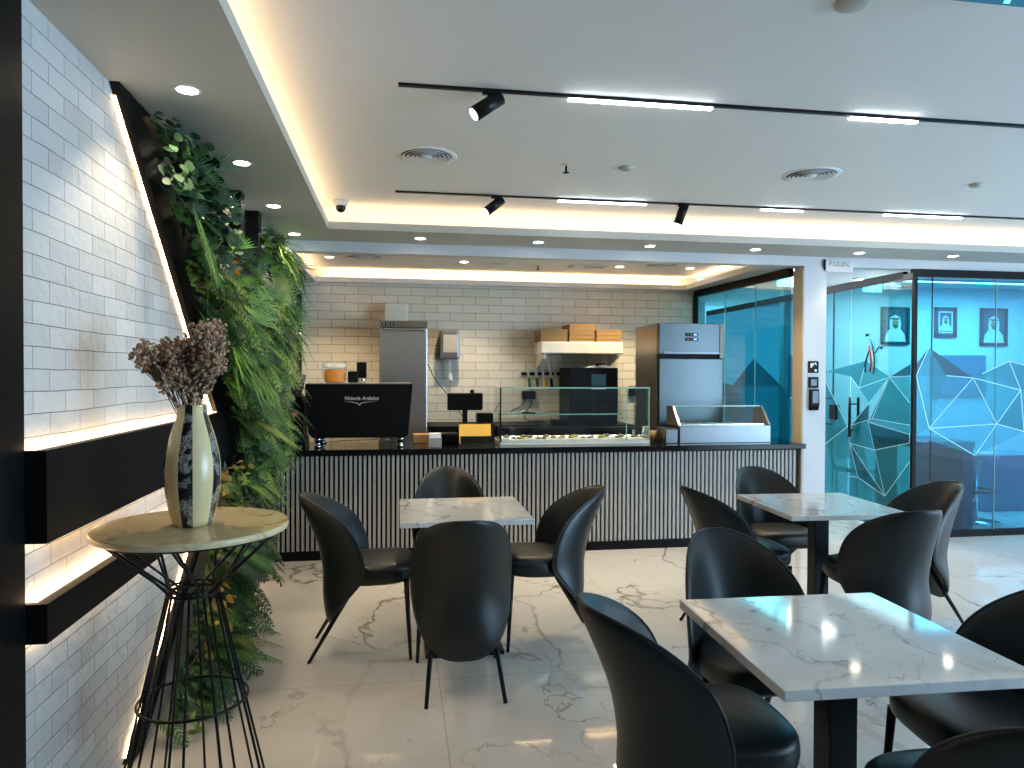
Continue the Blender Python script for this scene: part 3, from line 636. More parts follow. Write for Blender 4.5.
for k in range(42):
    if k < 15: fx = k/14; tip = Vector((-0.150+0.115*fx, fr.uniform(-.045, .045), 0.285+0.045*fr.random()+0.02*fx))
    elif k < 32: tip = Vector((fr.uniform(-0.03, 0.078), fr.uniform(-.055, .055), fr.uniform(0.28, 0.405)))
    else: tip = Vector((fr.uniform(-0.07, 0.05), fr.uniform(-.045, .045), fr.uniform(0.19, 0.27)))
    base = Vector((rng.uniform(-.02, .02), rng.uniform(-.02, .02), -0.02))
    b = MB(); b.tube([base, base.lerp(tip, 0.4)+Vector((tip.x*-.12, tip.y*-.12, 0.01)), tip], 0.0016, M['stem'], 5); s = b.build('stem', e)
    b = MB()
    for q in range(60):
        while True:
            o = Vector((rng.uniform(-1, 1), rng.uniform(-1, 1), rng.uniform(-1, 1)))
            if o.length < 1: break
        c = tip+Vector((o.x*0.036, o.y*0.036, o.z*0.042-0.01)); rr = rng.uniform(0.004, 0.0075)
        bb2 = bmesh.new(); bmesh.ops.create_icosphere(bb2, subdivisions=1, radius=rr)
        for v in bb2.verts: v.co = c+v.co*rng.uniform(0.65, 1.3)
        b.bm(bb2, M['bloom'] if rng.random() < 0.65 else M['bloom2'])
        if q % 4 == 0: b.tube([base.lerp(tip, 0.72), c], 0.0008, M['stem'], 3, cap=False)
    b.build('flower_head', s)

# ------------------------------------------------------------------ chairs
def shell_point(u, v, side):
    n = 2.55; t = 2*v-1
    wv = 0.246*(max(0.0, 1-abs(t)**n))**(1/n)*(0.93+0.07*min(1, v/0.5))
    z = 0.17+0.68*v; x = u*wv
    yc = -0.175-0.02*math.sin(math.pi*min(1, v/0.6))*0.5-0.16*max(0, (v-0.35)/0.65)**1.6
    D = 0.05+0.14*min(1, v/0.4)**1.0+0.04*max(0, (v-0.6)/0.4)
    q = abs(x)/0.232
    y = yc+D*q**2.1
    return Vector((x, y, z))
def make_chair():
    e = bpy.data.objects.new('dining_chair', None); COL.objects.link(e)
    NU, NV = 20, 28; n = 2.55; b = MB(); vs = []; fs = []
    def P(i, j, sgn):
        u = math.sin(math.pi/2*(2*i/NU-1)); v = 0.5-0.5*math.cos(math.pi*(0.004+0.992*j/NV)); t = 2*v-1
        p = shell_point(u, v, sgn); h = 1e-3
        du = shell_point(min(1, u+h), v, 0)-shell_point(max(-1, u-h), v, 0); dv = shell_point(u, min(0.9999, v+h), 0)-shell_point(u, max(0.0001, v-h), 0)
        du = Vector((1, du.y/du.x if abs(du.x) > 1e-9 else 0, 0)); dv = Vector((0, dv.y/dv.z if abs(dv.z) > 1e-9 else 0, 1))
        # surface y = f(x,z): use gradient
        x0 = p.x; gx = 2.1*(0.05+0.14*min(1, v/0.4)+0.04*max(0, (v-0.6)/0.4))*abs(x0/0.232)**1.1/0.232*(1 if x0 > 0 else -1)
        nn = Vector((-gx, 1, -0.0)).normalized()
        r = (abs(u)**n*(1-abs(t)**n)+abs(t)**n)**(1/n)
        th = 0.026*math.sqrt(max(0, 1-r**5))
        return p+nn*(th*sgn)
    for sgn in (1, -1):
        o = len(vs)
        for j in range(NV+1):
            for i in range(NU+1): vs.append(P(i, j, sgn))
        for j in range(NV):
            for i in range(NU):
                q = [o+j*(NU+1)+i, o+j*(NU+1)+i+1, o+(j+1)*(NU+1)+i+1, o+(j+1)*(NU+1)+i]
                fs.append(q[::-1] if sgn > 0 else q)
    bb = bmesh.new(); bv = [bb.verts.new(p) for p in vs]
    for f in fs: bb.faces.new([bv[k] for k in f])
    bmesh.ops.remove_doubles(bb, verts=bb.verts[:], dist=0.0012); bmesh.ops.recalc_face_normals(bb, faces=bb.faces[:])
    b.bm(bb, M['leather'], True); back = b.build('backrest', e)
    pts = []
    for k in range(72):
        a = 2*math.pi*k/72; t = math.sin(a); v = (t+1)/2
        sgn = 1 if math.cos(a) >= 0 else -1
        v = min(0.9985, max(0.0015, v)); pts.append(shell_point(sgn, v, 0))
    b = MB(); b.tube(pts, 0.005, M['piping'], 6, closed=True); b.build('piping', back)
    # seat cushion: rounded plan, crowned top
    b = MB(); N = 40; rows = []
    for (k, z) in ((0.0, 0.392), (0.80, 0.390), (0.93, 0.397), (0.985, 0.410), (1.0, 0.43), (1.0, 0.455), (0.985, 0.475), (0.94, 0.488), (0.8, 0.499), (0.5, 0.507), (0.0, 0.51)):
        rows.append([(k*0.225*abs(math.cos(2*math.pi*i/N))**(2/3.4)*math.copysign(1, math.cos(2*math.pi*i/N)),
                      0.05+k*0.235*abs(math.sin(2*math.pi*i/N))**(2/3.4)*math.copysign(1, math.sin(2*math.pi*i/N)),
                      z+0.018*(k*math.sin(2*math.pi*i/N)*0.6)) for i in range(N)])
    def tuck(p):                      # the cushion narrows where it meets the curved back
        x, y, z = p; q = max(0.0, (y+0.150)/0.19); lim = 0.232*min(1.0, q)**(1/2.1)
        return (max(-lim, min(lim, x)), max(y, -0.15), z)
    rows = [[tuck(p) for p in r_] for r_ in rows]
    b.add([p for r_ in rows for p in r_], [(j*N+i, j*N+(i+1) % N, (j+1)*N+(i+1) % N, (j+1)*N+i) for j in range(len(rows)-1) for i in range(N)], M['leather'], True)
    b.build('seat', e)
    for sx in (-1, 1):
        b = MB(); b.tube([(0.13*sx, -0.02, 0.41), (0.18*sx, -0.265, 0.0)], 0.015, M['blackm'], 12, r1=0.009); b.build('leg', e)
        b = MB(); b.tube([(0.185*sx, 0.235, 0.41), (0.205*sx, 0.258, 0.0)], 0.015, M['blackm'], 12, r1=0.009); b.build('leg', e)
    return e
CH = make_chair(); used = []
FX, FY, BX, BY = -math.pi/2, 0, math.pi/2, math.pi
for x, y, rz, lb in (
    (0.306, 3.45, FY, 'dark leather chair nearest the camera at the table by the counter, seen from behind'),
    (-0.19, 3.96, FX, 'dark leather chair on the plant-wall side of the table by the counter'),
    (0.34, 4.66, BY, 'dark leather chair between the table and the slatted counter, below the yellow board'),
    (0.845, 3.98, BX, 'dark leather chair facing the plant wall, right of the table by the counter'),
    (2.47, 4.39, BY, 'dark leather chair in front of the white column, facing the camera'),
    (1.97, 3.93, FX, 'dark leather chair at the left side of the table by the column, partly hidden'),
    (3.04, 3.86, BX, 'dark leather chair closest to the blue office glass'),
    (2.52, 3.38, FY, 'dark leather chair with its back to the camera at the table by the column'),
    (1.315, 2.50, BY, 'dark leather chair at the far side of the nearest marble table'),
    (0.85, 1.98, FX, 'dark leather chair in the foreground at the left side of the nearest marble table'),
    (1.82, 1.89, BX-0.12, 'dark leather chair at the right side of the nearest marble table, cut by the frame'),
    (1.38, 1.43, FY, 'dark leather chair whose top edge alone shows at the bottom right corner')):
    c = CH if not used else copy_tree(CH); used.append(c)
    c.location = (x, y, 0); c.rotation_euler = (0, 0, rz); tag(c, lb, 'chair', 'dark leather dining chairs')

# ------------------------------------------------------------------ marble tables
def make_table():
    e = bpy.data.objects.new('dining_table', None); COL.objects.link(e)
    b = MB(); b.box(-0.345, 0.345, -0.345, 0.345, 0.722, 0.75, M['table'], 0.003); b.build('tabletop', e)
    b = MB(); b.box(-0.043, 0.043, -0.043, 0.043, 0.02, 0.712, M['blackm'], 0.004); b.build('column', e)
    b = MB(); b.box(-0.19, 0.19, -0.19, 0.19, 0.708, 0.722, M['blackm'], 0.003); b.build('top_plate', e)
    b = MB(); b.box(-0.21, 0.21, -0.21, 0.21, 0.0, 0.02, M['blackm'], 0.004); b.build('base_plate', e)
    return e
TB = make_table()
for i, (x, y, rz, lb) in enumerate(((0.355, 3.955, 0, 'square marble table standing in front of the slatted counter'), (2.43, 3.82, -0.05, 'square marble table beside the white column and blue glass'), (1.262, 1.89, -0.03, 'square marble table closest to the camera'))):
    c = TB if i == 0 else copy_tree(TB); c.location = (x, y, 0); c.rotation_euler = (0, 0, rz); tag(c, lb, 'table', 'square marble dining tables')

# ------------------------------------------------------------------ service counter
e = empty('service_counter', (0, 5.86, 0), 'long bar counter with grey vertical slats and black top', 'counter')
b = MB(); b.box(-0.96, 3.53, 0.03, 0.62, 0.0, 0.845, M['black'])
x = -0.95
while x < 3.51: b.box(x, x+0.021, 0.008, 0.03, 0.075, 0.832, M['slat']); x += 0.0376
b.build('slat_front', e)
bx('plinth', (-0.96, 3.53, 0.0, 0.03, 0.0, 0.072), M['black'], e)
bx('worktop', (-1.03, 3.585, -0.03, 0.68, 0.845, 0.889), M['blackgloss'], e, 0.004)
# back worktop
e = empty('back_counter', (0, 7.2, 0), 'low black back counter against the tiled wall', 'counter')
bx('worktop', (0.31, 2.47, 0.0, 0.66, 0.93, 0.97), M['black'], e, 0.003)
bx('cabinet', (0.33, 2.45, 0.03, 0.66, 0.0, 0.93), M['black'], e)

ZC = 0.889
# coffee machine
e = empty('coffee_machine', (-0.312, 6.2, ZC), 'large black coffee machine with silver script on the counter', 'coffee machine')
b = MB(); b.prism([(-0.43, 0.525), (0.43, 0.525), (0.43, 0.50), (0.395, 0.10), (0.36, 0.085), (-0.37, 0.085), (-0.405, 0.12), (-0.43, 0.46)], 'y', -0.25, 0.24, M['black']); b.build('body', e)
bx('top_tray', (-0.41, 0.41, -0.22, 0.21, 0.525, 0.532), M['steel'], e)
for sx in (-0.335, 0.335):
    for sy in (-0.19, 0.19):
        b = MB(); b.lathe([(0, 0.0), (0.03, 0.0), (0.03, 0.02), (0.022, 0.024), (0.022, 0.05), (0.03, 0.054), (0.03, 0.09), (0, 0.09)], M['chrome'], 20, (sx, sy, 0)); b.build('foot', e)
text_mesh('lettering', 'Victoria Arduino', 0.041, M['logo'], e, (0.015, -0.2515, 0.408), 0.35, 0.0008)
b = MB(); b.prism([(-0.13, 0.385), (-0.02, 0.375), (0.0, 0.360), (0.02, 0.375), (0.15, 0.388), (0.02, 0.368), (0.0, 0.348), (-0.02, 0.368)], 'y', -0.253, -0.25, M['logo']); b.build('wing_emblem', e)
b = MB(); b.tube([(-0.25, -0.17, 0.05), (-0.05, -0.2, 0.062), (0.2, -0.2, 0.065), (0.3, -0.15, 0.055)], 0.004, M['steel'], 6); b.build('drip_pipe', e)
# bag with orange filling on top
e = empty('filled_bag', (-0.53, 6.2, ZC+0.5325), 'clear bag with orange filling, lying on top of the black coffee machine', 'bag')
def pillow(b, w, d, h, mm, n=14, z0=0.0):
    N = 24; rows = []
    for j in range(n+1):
        t = j/n; k = (0.80 if t in (0, 1) else 0.95)+0.10*t*(t < 1)
        rows += [(w*k*math.cos(2*math.pi*i/N), d*k*(1-0.75*t)*math.sin(2*math.pi*i/N), z0+h*t+0.01*math.sin(5*i)*t) for i in range(N)]
    fs = [(j*N+i, j*N+(i+1) % N, (j+1)*N+(i+1) % N, (j+1)*N+i) for j in range(n) for i in range(N)]+[list(range(N))[::-1], [n*N+i for i in range(N)]]
    b.add(rows, fs, mm, True)
b = MB(); pillow(b, 0.085, 0.05, 0.10, M['orange'], z0=0.001); b.build('filling', e)
b = MB(); pillow(b, 0.10, 0.06, 0.175, M['clear'], z0=0.0); b.build('clear_film', e)
b = MB(); pillow(b, 0.09, 0.03, 0.03, M['paper'], 6, z0=0.125); b.build('white_label_band', e)
# small grinder on top of the machine
e = empty('tamper_stand', (-0.32, 6.2, ZC+0.5325), 'small black gadget with upright block on the coffee machine', 'coffee tool')
b = MB(); b.box(-0.10, -0.01, -0.04, 0.04, 0, 0.10, M['black'], 0.015); b.box(-0.03, 0.055, -0.03, 0.04, 0.04, 0.10, M['black'], 0.01); b.build('base', e)
bx('upright_block', (-0.025, 0.055, -0.04, 0.04, 0.10, 0.175), M['blackm'], e, 0.004)
b = MB(); b.lathe([(0, 0), (0.02, 0), (0.02, 0.03), (0.012, 0.04), (0, 0.04)], M['chrome'], 16, (0.03, -0.05, 0.0)); b.build('knob', e)
# left grinder
e = empty('coffee_grinder', (-0.835, 6.16, ZC), 'tall black coffee grinder with red badge beside the greenery', 'coffee grinder')
b = MB(); b.prism([(-0.085, 0), (0.085, 0), (0.085, 0.06), (0.07, 0.10), (0.075, 0.36), (0.05, 0.42), (-0.05, 0.42), (-0.075, 0.36), (-0.07, 0.10), (-0.085, 0.06)], 'y', -0.14, 0.13, M['black']); b.build('body', e)
b = MB(); b.lathe([(0.035, 0.42), (0.045, 0.46), (0.075, 0.58), (0.075, 0.60), (0.07, 0.60), (0.04, 0.47), (0.03, 0.42)], M['plastic'], 28); b.build('hopper', e)
b = MB(); b.prism([(-0.03, 0.30), (0.03, 0.30), (0.03, 0.275), (0.0, 0.25), (-0.03, 0.275)], 'y', -0.144, -0.14, M['red']); b.build('badge', e)
b = MB(); b.prism([(-0.012, 0.285), (0.012, 0.285), (0.0, 0.263)], 'y', -0.1455, -0.144, M['paper']); b.build('badge_mark', e)
b = MB(); b.tube([(0, -0.14, 0.17), (0, -0.19, 0.15)], 0.014, M['blackm'], 12); b.build('spout', e)
bx('grinder_tray', (-0.06, 0.06, -0.20, -0.14, 0.0, 0.02), M['steel'], e, 0.004)
# narrow steel fridge at the left
e = empty('steel_fridge', (0.055, 7.24, 0), 'slim stainless steel fridge behind the coffee machine', 'fridge')
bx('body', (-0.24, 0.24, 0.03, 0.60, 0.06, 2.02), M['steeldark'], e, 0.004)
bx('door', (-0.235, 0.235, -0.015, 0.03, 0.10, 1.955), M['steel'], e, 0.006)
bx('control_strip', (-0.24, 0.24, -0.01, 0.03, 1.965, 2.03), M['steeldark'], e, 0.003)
for xx in (-0.195, -0.115):
    b = MB(); b.box(xx-0.02, xx+0.02, -0.016, -0.01, 1.985, 2.015, M['black']); b.box(xx-0.006, xx+0.006, -0.0175, -0.016, 1.994, 2.006, M['paper']); b.build('switch', e)
bx('door_handle', (-0.22, 0.22, -0.026, -0.013, 1.925, 1.945), M['chrome'], e, 0.003)
for sx in (-0.2, 0.2):
    for sy in (0.08, 0.55): 
        b = MB(); b.cyl((sx, sy, 0), (sx, sy, 0.06), 0.02, M['blackm']); b.build('foot', e)
b = MB(); b.box(-0.14, 0.10, 7.62, 7.84, 2.031, 2.24, M['shelfwhite'], 0.02)
tag(b.build('white_container'), 'white plastic container standing on top of the slim steel fridge', 'container')
# towel dispenser
e = empty('paper_towel_dispenser', (0.555, 7.868, 1.655), 'smoky grey paper towel dispenser on the tiled wall', 'dispenser')
b = MB(); b.box(-0.105, 0.105, -0.19, 0.0, 0.0, 0.325, M['plastic'], 0.03); b.build('housing', e)
bx('window_panel', (-0.075, 0.075, -0.197, -0.188, 0.075, 0.265), M['clothgrey'], e, 0.003)
b = MB(); b.add([(-0.012, -0.10, 0.005), (0.022, -0.10, 0.005), (0.02, -0.09, -0.10), (0.028, -0.085, -0.22), (-0.004, -0.085, -0.22), (-0.006, -0.09, -0.10), (-0.012, -0.098, 0.005), (0.022, -0.098, 0.005), (0.02, -0.088, -0.10), (0.028, -0.083, -0.22), (-0.004, -0.083, -0.22), (-0.006, -0.088, -0.10)],
                 [(0, 1, 2, 5), (5, 2, 3, 4), (11, 8, 7, 6), (10, 9, 8, 11), (4, 3, 9, 10), (0, 6, 7, 1), (1, 7, 8, 2), (2, 8, 9, 3), (0, 5, 11, 6), (5, 4, 10, 11)], M['paper']); b.build('paper_end', e)
# till screen
e = empty('till_screen', (0.588, 6.3, ZC), 'black till screen on a stand behind the yellow board', 'screen')
b = MB(); b.box(-0.158, 0.158, -0.012, 0.012, 0.30, 0.455, M['black'], 0.014); o = b.build('display', e)
o.rotation_euler = (0.10, 0, 0); o.location = (0, 0.03, -0.01)
b = MB(); b.sphere((0.065, 0.02, 0.452), 0.022, M['black']); b.build('camera_bump', e)
bx('stand_post', (-0.022, 0.022, -0.005, 0.02, 0.01, 0.32), M['black'], e, 0.004)
bx('stand_foot', (-0.12, 0.08, -0.10, 0.10, 0.0, 0.014), M['black'], e, 0.004)
tag(bx('receipt_printer', (0.690, 0.832, 6.22, 6.36, ZC, 1.155), M['black'], None, 0.008), 'black receipt printer box at the right of the till screen', 'printer')
b = MB(); b.box(0.32, 0.52, 6.14, 6.32, ZC, 0.985, M['black'], 0.02); tag(b.build('black_pouch'), 'low black box left of the yellow board on the counter', 'box')
e = empty('menu_stand', (0.645, 6.02, ZC), 'yellow board propped on a black stand on the counter', 'board')
b = MB(); b.prism([(-0.05, 0.025), (-0.01, 0.185), (-0.002, 0.185), (-0.042, 0.025)], 'x', -0.135, 0.135, M['yellow']); b.build('board', e)
b = MB(); b.prism([(-0.07, 0.0), (-0.055, 0.025), (0.0, 0.19), (0.05, 0.19), (0.09, 0.0)], 'x', -0.125, 0.165, M['black']); b.build('stand', e)
e = empty('card_stand', (0.305, 5.96, ZC), 'small grey card block with pale top on the counter edge', 'card block')
bx('card_block', (-0.055, 0.055, -0.02, 0.05, 0.0, 0.075), M['clothgrey'], e, 0.002)
bx('pale_top', (-0.05, 0.05, -0.015, 0.06, 0.076, 0.115), M['paper'], e, 0.002)
b = MB(); b.box(0.13, 0.27, 6.30, 6.48, ZC, ZC+0.075, M['wood'], 0.006); tag(b.build('wooden_tray'), 'brown wooden tray on the counter beside the coffee machine', 'tray')

# glass display case
e = empty('display_case', (1.53, 6.02, ZC), 'glass display case with lit food tray on the counter', 'display case')
bx('base', (-0.67, 0.67, 0.0, 0.42, 0.0, 0.035), M['shelfwhite'], e, 0.003)
bx('tray', (-0.65, 0.65, 0.02, 0.40, 0.035, 0.045), M['paper'], e)
bx('front_pane', (-0.665, 0.665, -0.006, 0.0, 0.03, 0.49), M['clear'], e)
for sx in (-0.667, 0.661): bx('side_pane', (sx, sx+0.006, 0.0, 0.42, 0.03, 0.49), M['clear'], e)
bx('top_pane', (-0.667, 0.667, 0.0, 0.42, 0.49, 0.496), M['clear'], e)
bx('edge_trim', (-0.668, 0.668, -0.008, 0.002, 0.488, 0.498), M['edge'], e)
bx('corner_post', (-0.671, -0.659, -0.01, 0.002, 0.03, 0.495), M['black'], e)
for xx in (0.45, 0.655): bx('corner_post', (xx, xx+0.008, -0.009, 0.001, 0.03, 0.49), M['edge'], e)
bx('middle_shelf', (-0.655, 0.44, 0.10, 0.40, 0.255, 0.261), M['clear'], e)
bx('shelf_edge', (-0.655, 0.44, 0.094, 0.1005, 0.253, 0.263), M['edge'], e)
bx('case_lamp', (-0.64, 0.64, 0.355, 0.395, 0.108, 0.114), M['caselight'], e)
b = MB(); b.box(-0.66, 0.66, 0.33, 0.42, 0.116, 0.125, M['black']); b.box(-0.66, 0.66, 0.33, 0.336, 0.098, 0.116, M['black']); b.build('back_rail', e)
for k in range(26):
    xx = 0.90+k*0.052; b = MB(); rr = rng.uniform(0.016, 0.026); c = (xx, 6.10+rng.uniform(0, .2), ZC+0.045+rr*0.45)
    b.sphere(c, rr, M['food_y'] if rng.random() < 0.55 else M['food_b'], 12, 8, (1.3, 1.0, 0.55))
    b.sphere((c[0], c[1], c[2]+rr*0.4), rr*0.55, M['food_b'] if k % 3 else M['leaf_olive'], 8, 6, (1.2, 1, 0.5))
    tag(b.build('pastry'), 'small pastry lying on the lit tray in the glass case', 'pastry', 'pastries in the display case')
# topping rail
e = empty('topping_counter', (2.9, 6.0, ZC), 'stainless topping unit with glass guard at the right end of the counter', 'topping unit')
b = MB(); b.box(-0.43, 0.44, 0.0, 0.36, 0.0, 0.155, M['steelmid'], 0.004); b.build('body', e)
bx('motor_box', (-0.55, -0.43, 0.02, 0.34, 0.0, 0.125), M['steelmid'], e, 0.004)
for s0, s1 in ((-0.435, -0.415), (0.425, 0.445)):
    b = MB(); b.prism([(0.0, 0.16), (0.30, 0.16), (0.30, 0.325), (0.16, 0.325), (0.02, 0.165)], 'x', s0, s1, M['steel']); b.build('side_panel', e)
b = MB(); b.prism([(0.03, 0.16), (0.035, 0.16), (0.175, 0.325), (0.17, 0.325)], 'x', -0.415, 0.425, M['clear']); b.build('glass_guard', e)
b = MB(); b.prism([(0.167, 0.318), (0.178, 0.318), (0.178, 0.329), (0.167, 0.329)], 'x', -0.415, 0.425, M['edge']); b.build('guard_edge', e)
for k in range(5):
    b = MB(); x0 = -0.40+k*0.162
    for (a0, a1, c0, c1) in ((x0, x0+0.15, 0.05, 0.06), (x0, x0+0.15, 0.29, 0.30), (x0, x0+0.012, 0.06, 0.29), (x0+0.138, x0+0.15, 0.06, 0.29)): b.box(a0, a1, c0, c1, 0.155, 0.168, M['chrome'])
    b.box(x0+0.012, x0+0.138, 0.06, 0.29, 0.155, 0.158, M['food_b'] if k % 2 else M['steeldark']); b.build('pan', e)
for k, (xx, yy, h, mm, lb) in enumerate(((2.30, 6.22, 0.10, M['wood'], 'brownish cup at the left foot of the topping unit'), (2.285, 6.36, 0.13, M['steel'], 'steel cup behind the brownish cup by the glass case'))):
    b = MB(); b.lathe([(0, 0), (0.03, 0), (0.038, h), (0.033, h), (0.026, 0.006), (0, 0.006)], mm, 24, (xx, yy, ZC)); tag(b.build('cup'), lb, 'cup')

# tall steel fridge at the right
e = empty('upright_fridge', (2.825, 6.6, 0), 'tall stainless upright fridge with control panel beside the teal glass', 'fridge')
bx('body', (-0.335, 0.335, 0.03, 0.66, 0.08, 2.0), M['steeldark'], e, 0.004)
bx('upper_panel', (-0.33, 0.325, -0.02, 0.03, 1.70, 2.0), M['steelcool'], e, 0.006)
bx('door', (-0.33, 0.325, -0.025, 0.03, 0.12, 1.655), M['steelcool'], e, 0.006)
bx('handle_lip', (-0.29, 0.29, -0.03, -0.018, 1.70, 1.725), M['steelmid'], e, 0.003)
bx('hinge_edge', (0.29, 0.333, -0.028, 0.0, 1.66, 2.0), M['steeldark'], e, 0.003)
bx('door_recess', (-0.335, 0.335, 0.0, 0.03, 1.655, 1.70), M['black'], e)
for k, (xx, zz, mm) in enumerate(((-0.035, 1.89, M['dgreen']), (0.035, 1.89, M['button_blue']), (-0.035, 1.845, M['red']), (0.035, 1.845, M['button_blue']))):
    b = MB(); b.box(xx-0.03, xx+0.03, -0.026, -0.02, zz-0.016, zz+0.016, M['black'], 0.002); b.box(xx-0.016, xx+0.016, -0.0275, -0.026, zz-0.008, zz+0.008, mm); b.build('control_button', e)
for sx in (-0.28, 0.28):
    for sy in (0.08, 0.60):
        b = MB(); b.cyl((sx, sy, 0), (sx, sy, 0.08), 0.022, M['blackm']); b.build('foot', e)

# wall shelf with cardboard boxes
e = empty('wall_shelf', (1.95, 7.868, 1.70), 'cream wall shelf with bull-nosed ends on the tiled wall', 'shelf')
b = MB(); b.prism([(0.0, 0.15), (-0.42, 0.15), (-0.46, 0.13), (-0.475, 0.03), (-0.46, 0.02), (-0.02, 0.02), (0.0, 0.02)], 'x', -0.445, 0.445, M['shelfwhite']); b.build('shelf_body', e)
for sx in (-0.42, 0.40):
    b = MB(); b.prism([(-0.44, 0.02), (-0.02, 0.02), (-0.02, -0.14), (-0.05, -0.14), (-0.40, -0.01), (-0.43, -0.03), (-0.45, -0.03)], 'x', sx, sx+0.02, M['shelfwhite']); b.build('bracket', e)
def cbox(x0, x1, y0, y1, z0, z1, lb):
    e = empty('cardboard_box', ((x0+x1)/2, (y0+y1)/2, z0), lb, 'cardboard box', 'brown boxes on the wall shelf')
    hx, hy, h = (x1-x0)/2, (y1-y0)/2, z1-z0
    bx('tray', (-hx+0.003, hx-0.003, -hy+0.003, hy-0.003, 0, h-0.005), M['cardboard'], e)
    bx('lid', (-hx, hx, -hy, hy, h*0.62, h), M['cardboard'], e, 0.002)
for (x0, x1, n, hh, nm) in ((1.50, 1.80, 3, 0.042, 'left'), (1.81, 2.10, 4, 0.046, 'middle'), (2.115, 2.40, 3, 0.042, 'right')):
    for k in range(n):
        pos = ['lowest', 'second from the bottom', 'third from the bottom', 'fourth from the bottom'][k]
        if k == n-1: pos = 'topmost'
        cbox(x0+0.004*(k % 2), x1-0.003*((k+1) % 2), 7.45, 7.80, 1.851+k*(hh+0.001), 1.851+k*(hh+0.001)+hh, 'flat brown cardboard box, %s of the %s stack on the wall shelf' % (pos, nm))
# tall black oven-like machine
e = empty('black_oven', (2.035, 7.25, 0.97), 'tall black oven with blue screen under the wall shelf', 'oven')
bx('body', (-0.26, 0.26, 0.0, 0.50, 0.0, 0.60), M['black'], e, 0.008)
bx('screen', (-0.03, 0.13, -0.006, 0.0, 0.41, 0.53), M['screen'], e, 0.002)
bx('screen_rail', (-0.03, 0.13, -0.008, 0.0, 0.375, 0.385), M['steel'], e)
bx('door', (-0.24, 0.24, -0.012, 0.0, 0.03, 0.35), M['black'], e, 0.004)
bx('door_handle', (-0.02, 0.0, -0.035, -0.012, 0.10, 0.30), M['blackm'], e, 0.004)
b = MB(); b.prism([(2.00, 1.5715), (2.26, 1.5715), (2.24, 1.585), (2.12, 1.60), (2.02, 1.585)], 'y', 7.32, 7.60, M['paper']); tag(b.build('paper_sheaf'), 'loose white papers lying on the black oven', 'papers')
b = MB(); b.tube([(2.06, 7.30, 1.60), (2.18, 7.34, 1.625)], 0.012, M['black'], 10); tag(b.build('black_tongs'), 'short black rod lying across the white papers on the oven', 'tool')
# knife rack
e = empty('knife_rack', (1.66, 7.868, 1.50), 'black magnetic strip on the tiled wall holding the knives', 'knife rack')
bx('magnetic_strip', (-0.30, 0.30, -0.02, 0.0, -0.014, 0.022), M['black'], e, 0.003)
bx('end_cap', (-0.31, -0.30, -0.022, 0.0, -0.016, 0.024), M['steel'], e)
def knife(x, lean, L, mm, nm, lb, HL=0.115):
    e = empty(nm, (x, 7.844, 1.455), lb, 'knife', 'knives on the magnetic strip'); e.rotation_euler = (0, lean, 0)
    b = MB(); b.prism([(-0.014, 0.0), (0.014, 0.0), (0.016, 0.05), (0.006, L*0.85), (-0.012, L), (-0.014, 0.05)], 'y', -0.0015, 0.0015, M['steel']); b.build('blade', e)
    b = MB(); b.box(-0.012, 0.016, -0.009, 0.0035, -HL, 0.0, mm, 0.004); b.build('handle', e)
knife(1.445, -0.10, 0.17, M['green'], 'kitchen_knife', 'knife with a bright green handle at the left end of the strip')
knife(1.535, -0.10, 0.20, M['dgreen'], 'kitchen_knife', 'knife with a dark green handle, second on the strip')
knife(1.615, -0.12, 0.21, M['yhandle'], 'kitchen_knife', 'knife with a yellow handle on the strip')
knife(1.70, -0.12, 0.20, M['black'], 'kitchen_knife', 'knife with a black handle right of the yellow one')
knife(1.755, -0.14, 0.14, M['paper'], 'kitchen_knife', 'knife with a white handle at the right of the row', 0.15)
e = empty('handheld_skimmer', (1.865, 7.84, 1.46), 'round grey skimmer with black handle hanging right of the knives', 'utensil')
b = MB(); b.lathe([(0, 0.0), (0.03, 0.0), (0.055, 0.012), (0.052, 0.02), (0.0, 0.02)], M['clothgrey'], 24); o = b.build('head', e); o.rotation_euler = (R(90), 0, 0)
b = MB(); b.tube([(0, -0.012, -0.045), (-0.04, -0.012, -0.17)], 0.013, M['black'], 10); b.build('handle', e)
e = empty('strainer', (1.89, 7.835, 1.175), 'round wire strainer hanging low on the tiled wall', 'strainer')
b = MB(); b.lathe([(0.0, 0.035), (0.045, 0.03), (0.075, 0.012), (0.092, -0.015)], M['steeldark'], 32); o = b.build('mesh_bowl', e); o.rotation_euler = (R(90), 0, 0)
b = MB(); b.tube([(0.092*math.cos(2*math.pi*k/36), 0.012, 0.092*math.sin(2*math.pi*k/36)) for k in range(36)], 0.004, M['steel'], 6, closed=True); b.build('rim', e)
b = MB(); b.tube([(0.05, 0.0, 0.08), (0.085, 0.0, 0.20)], 0.004, M['steel'], 6); b.build('handle', e)
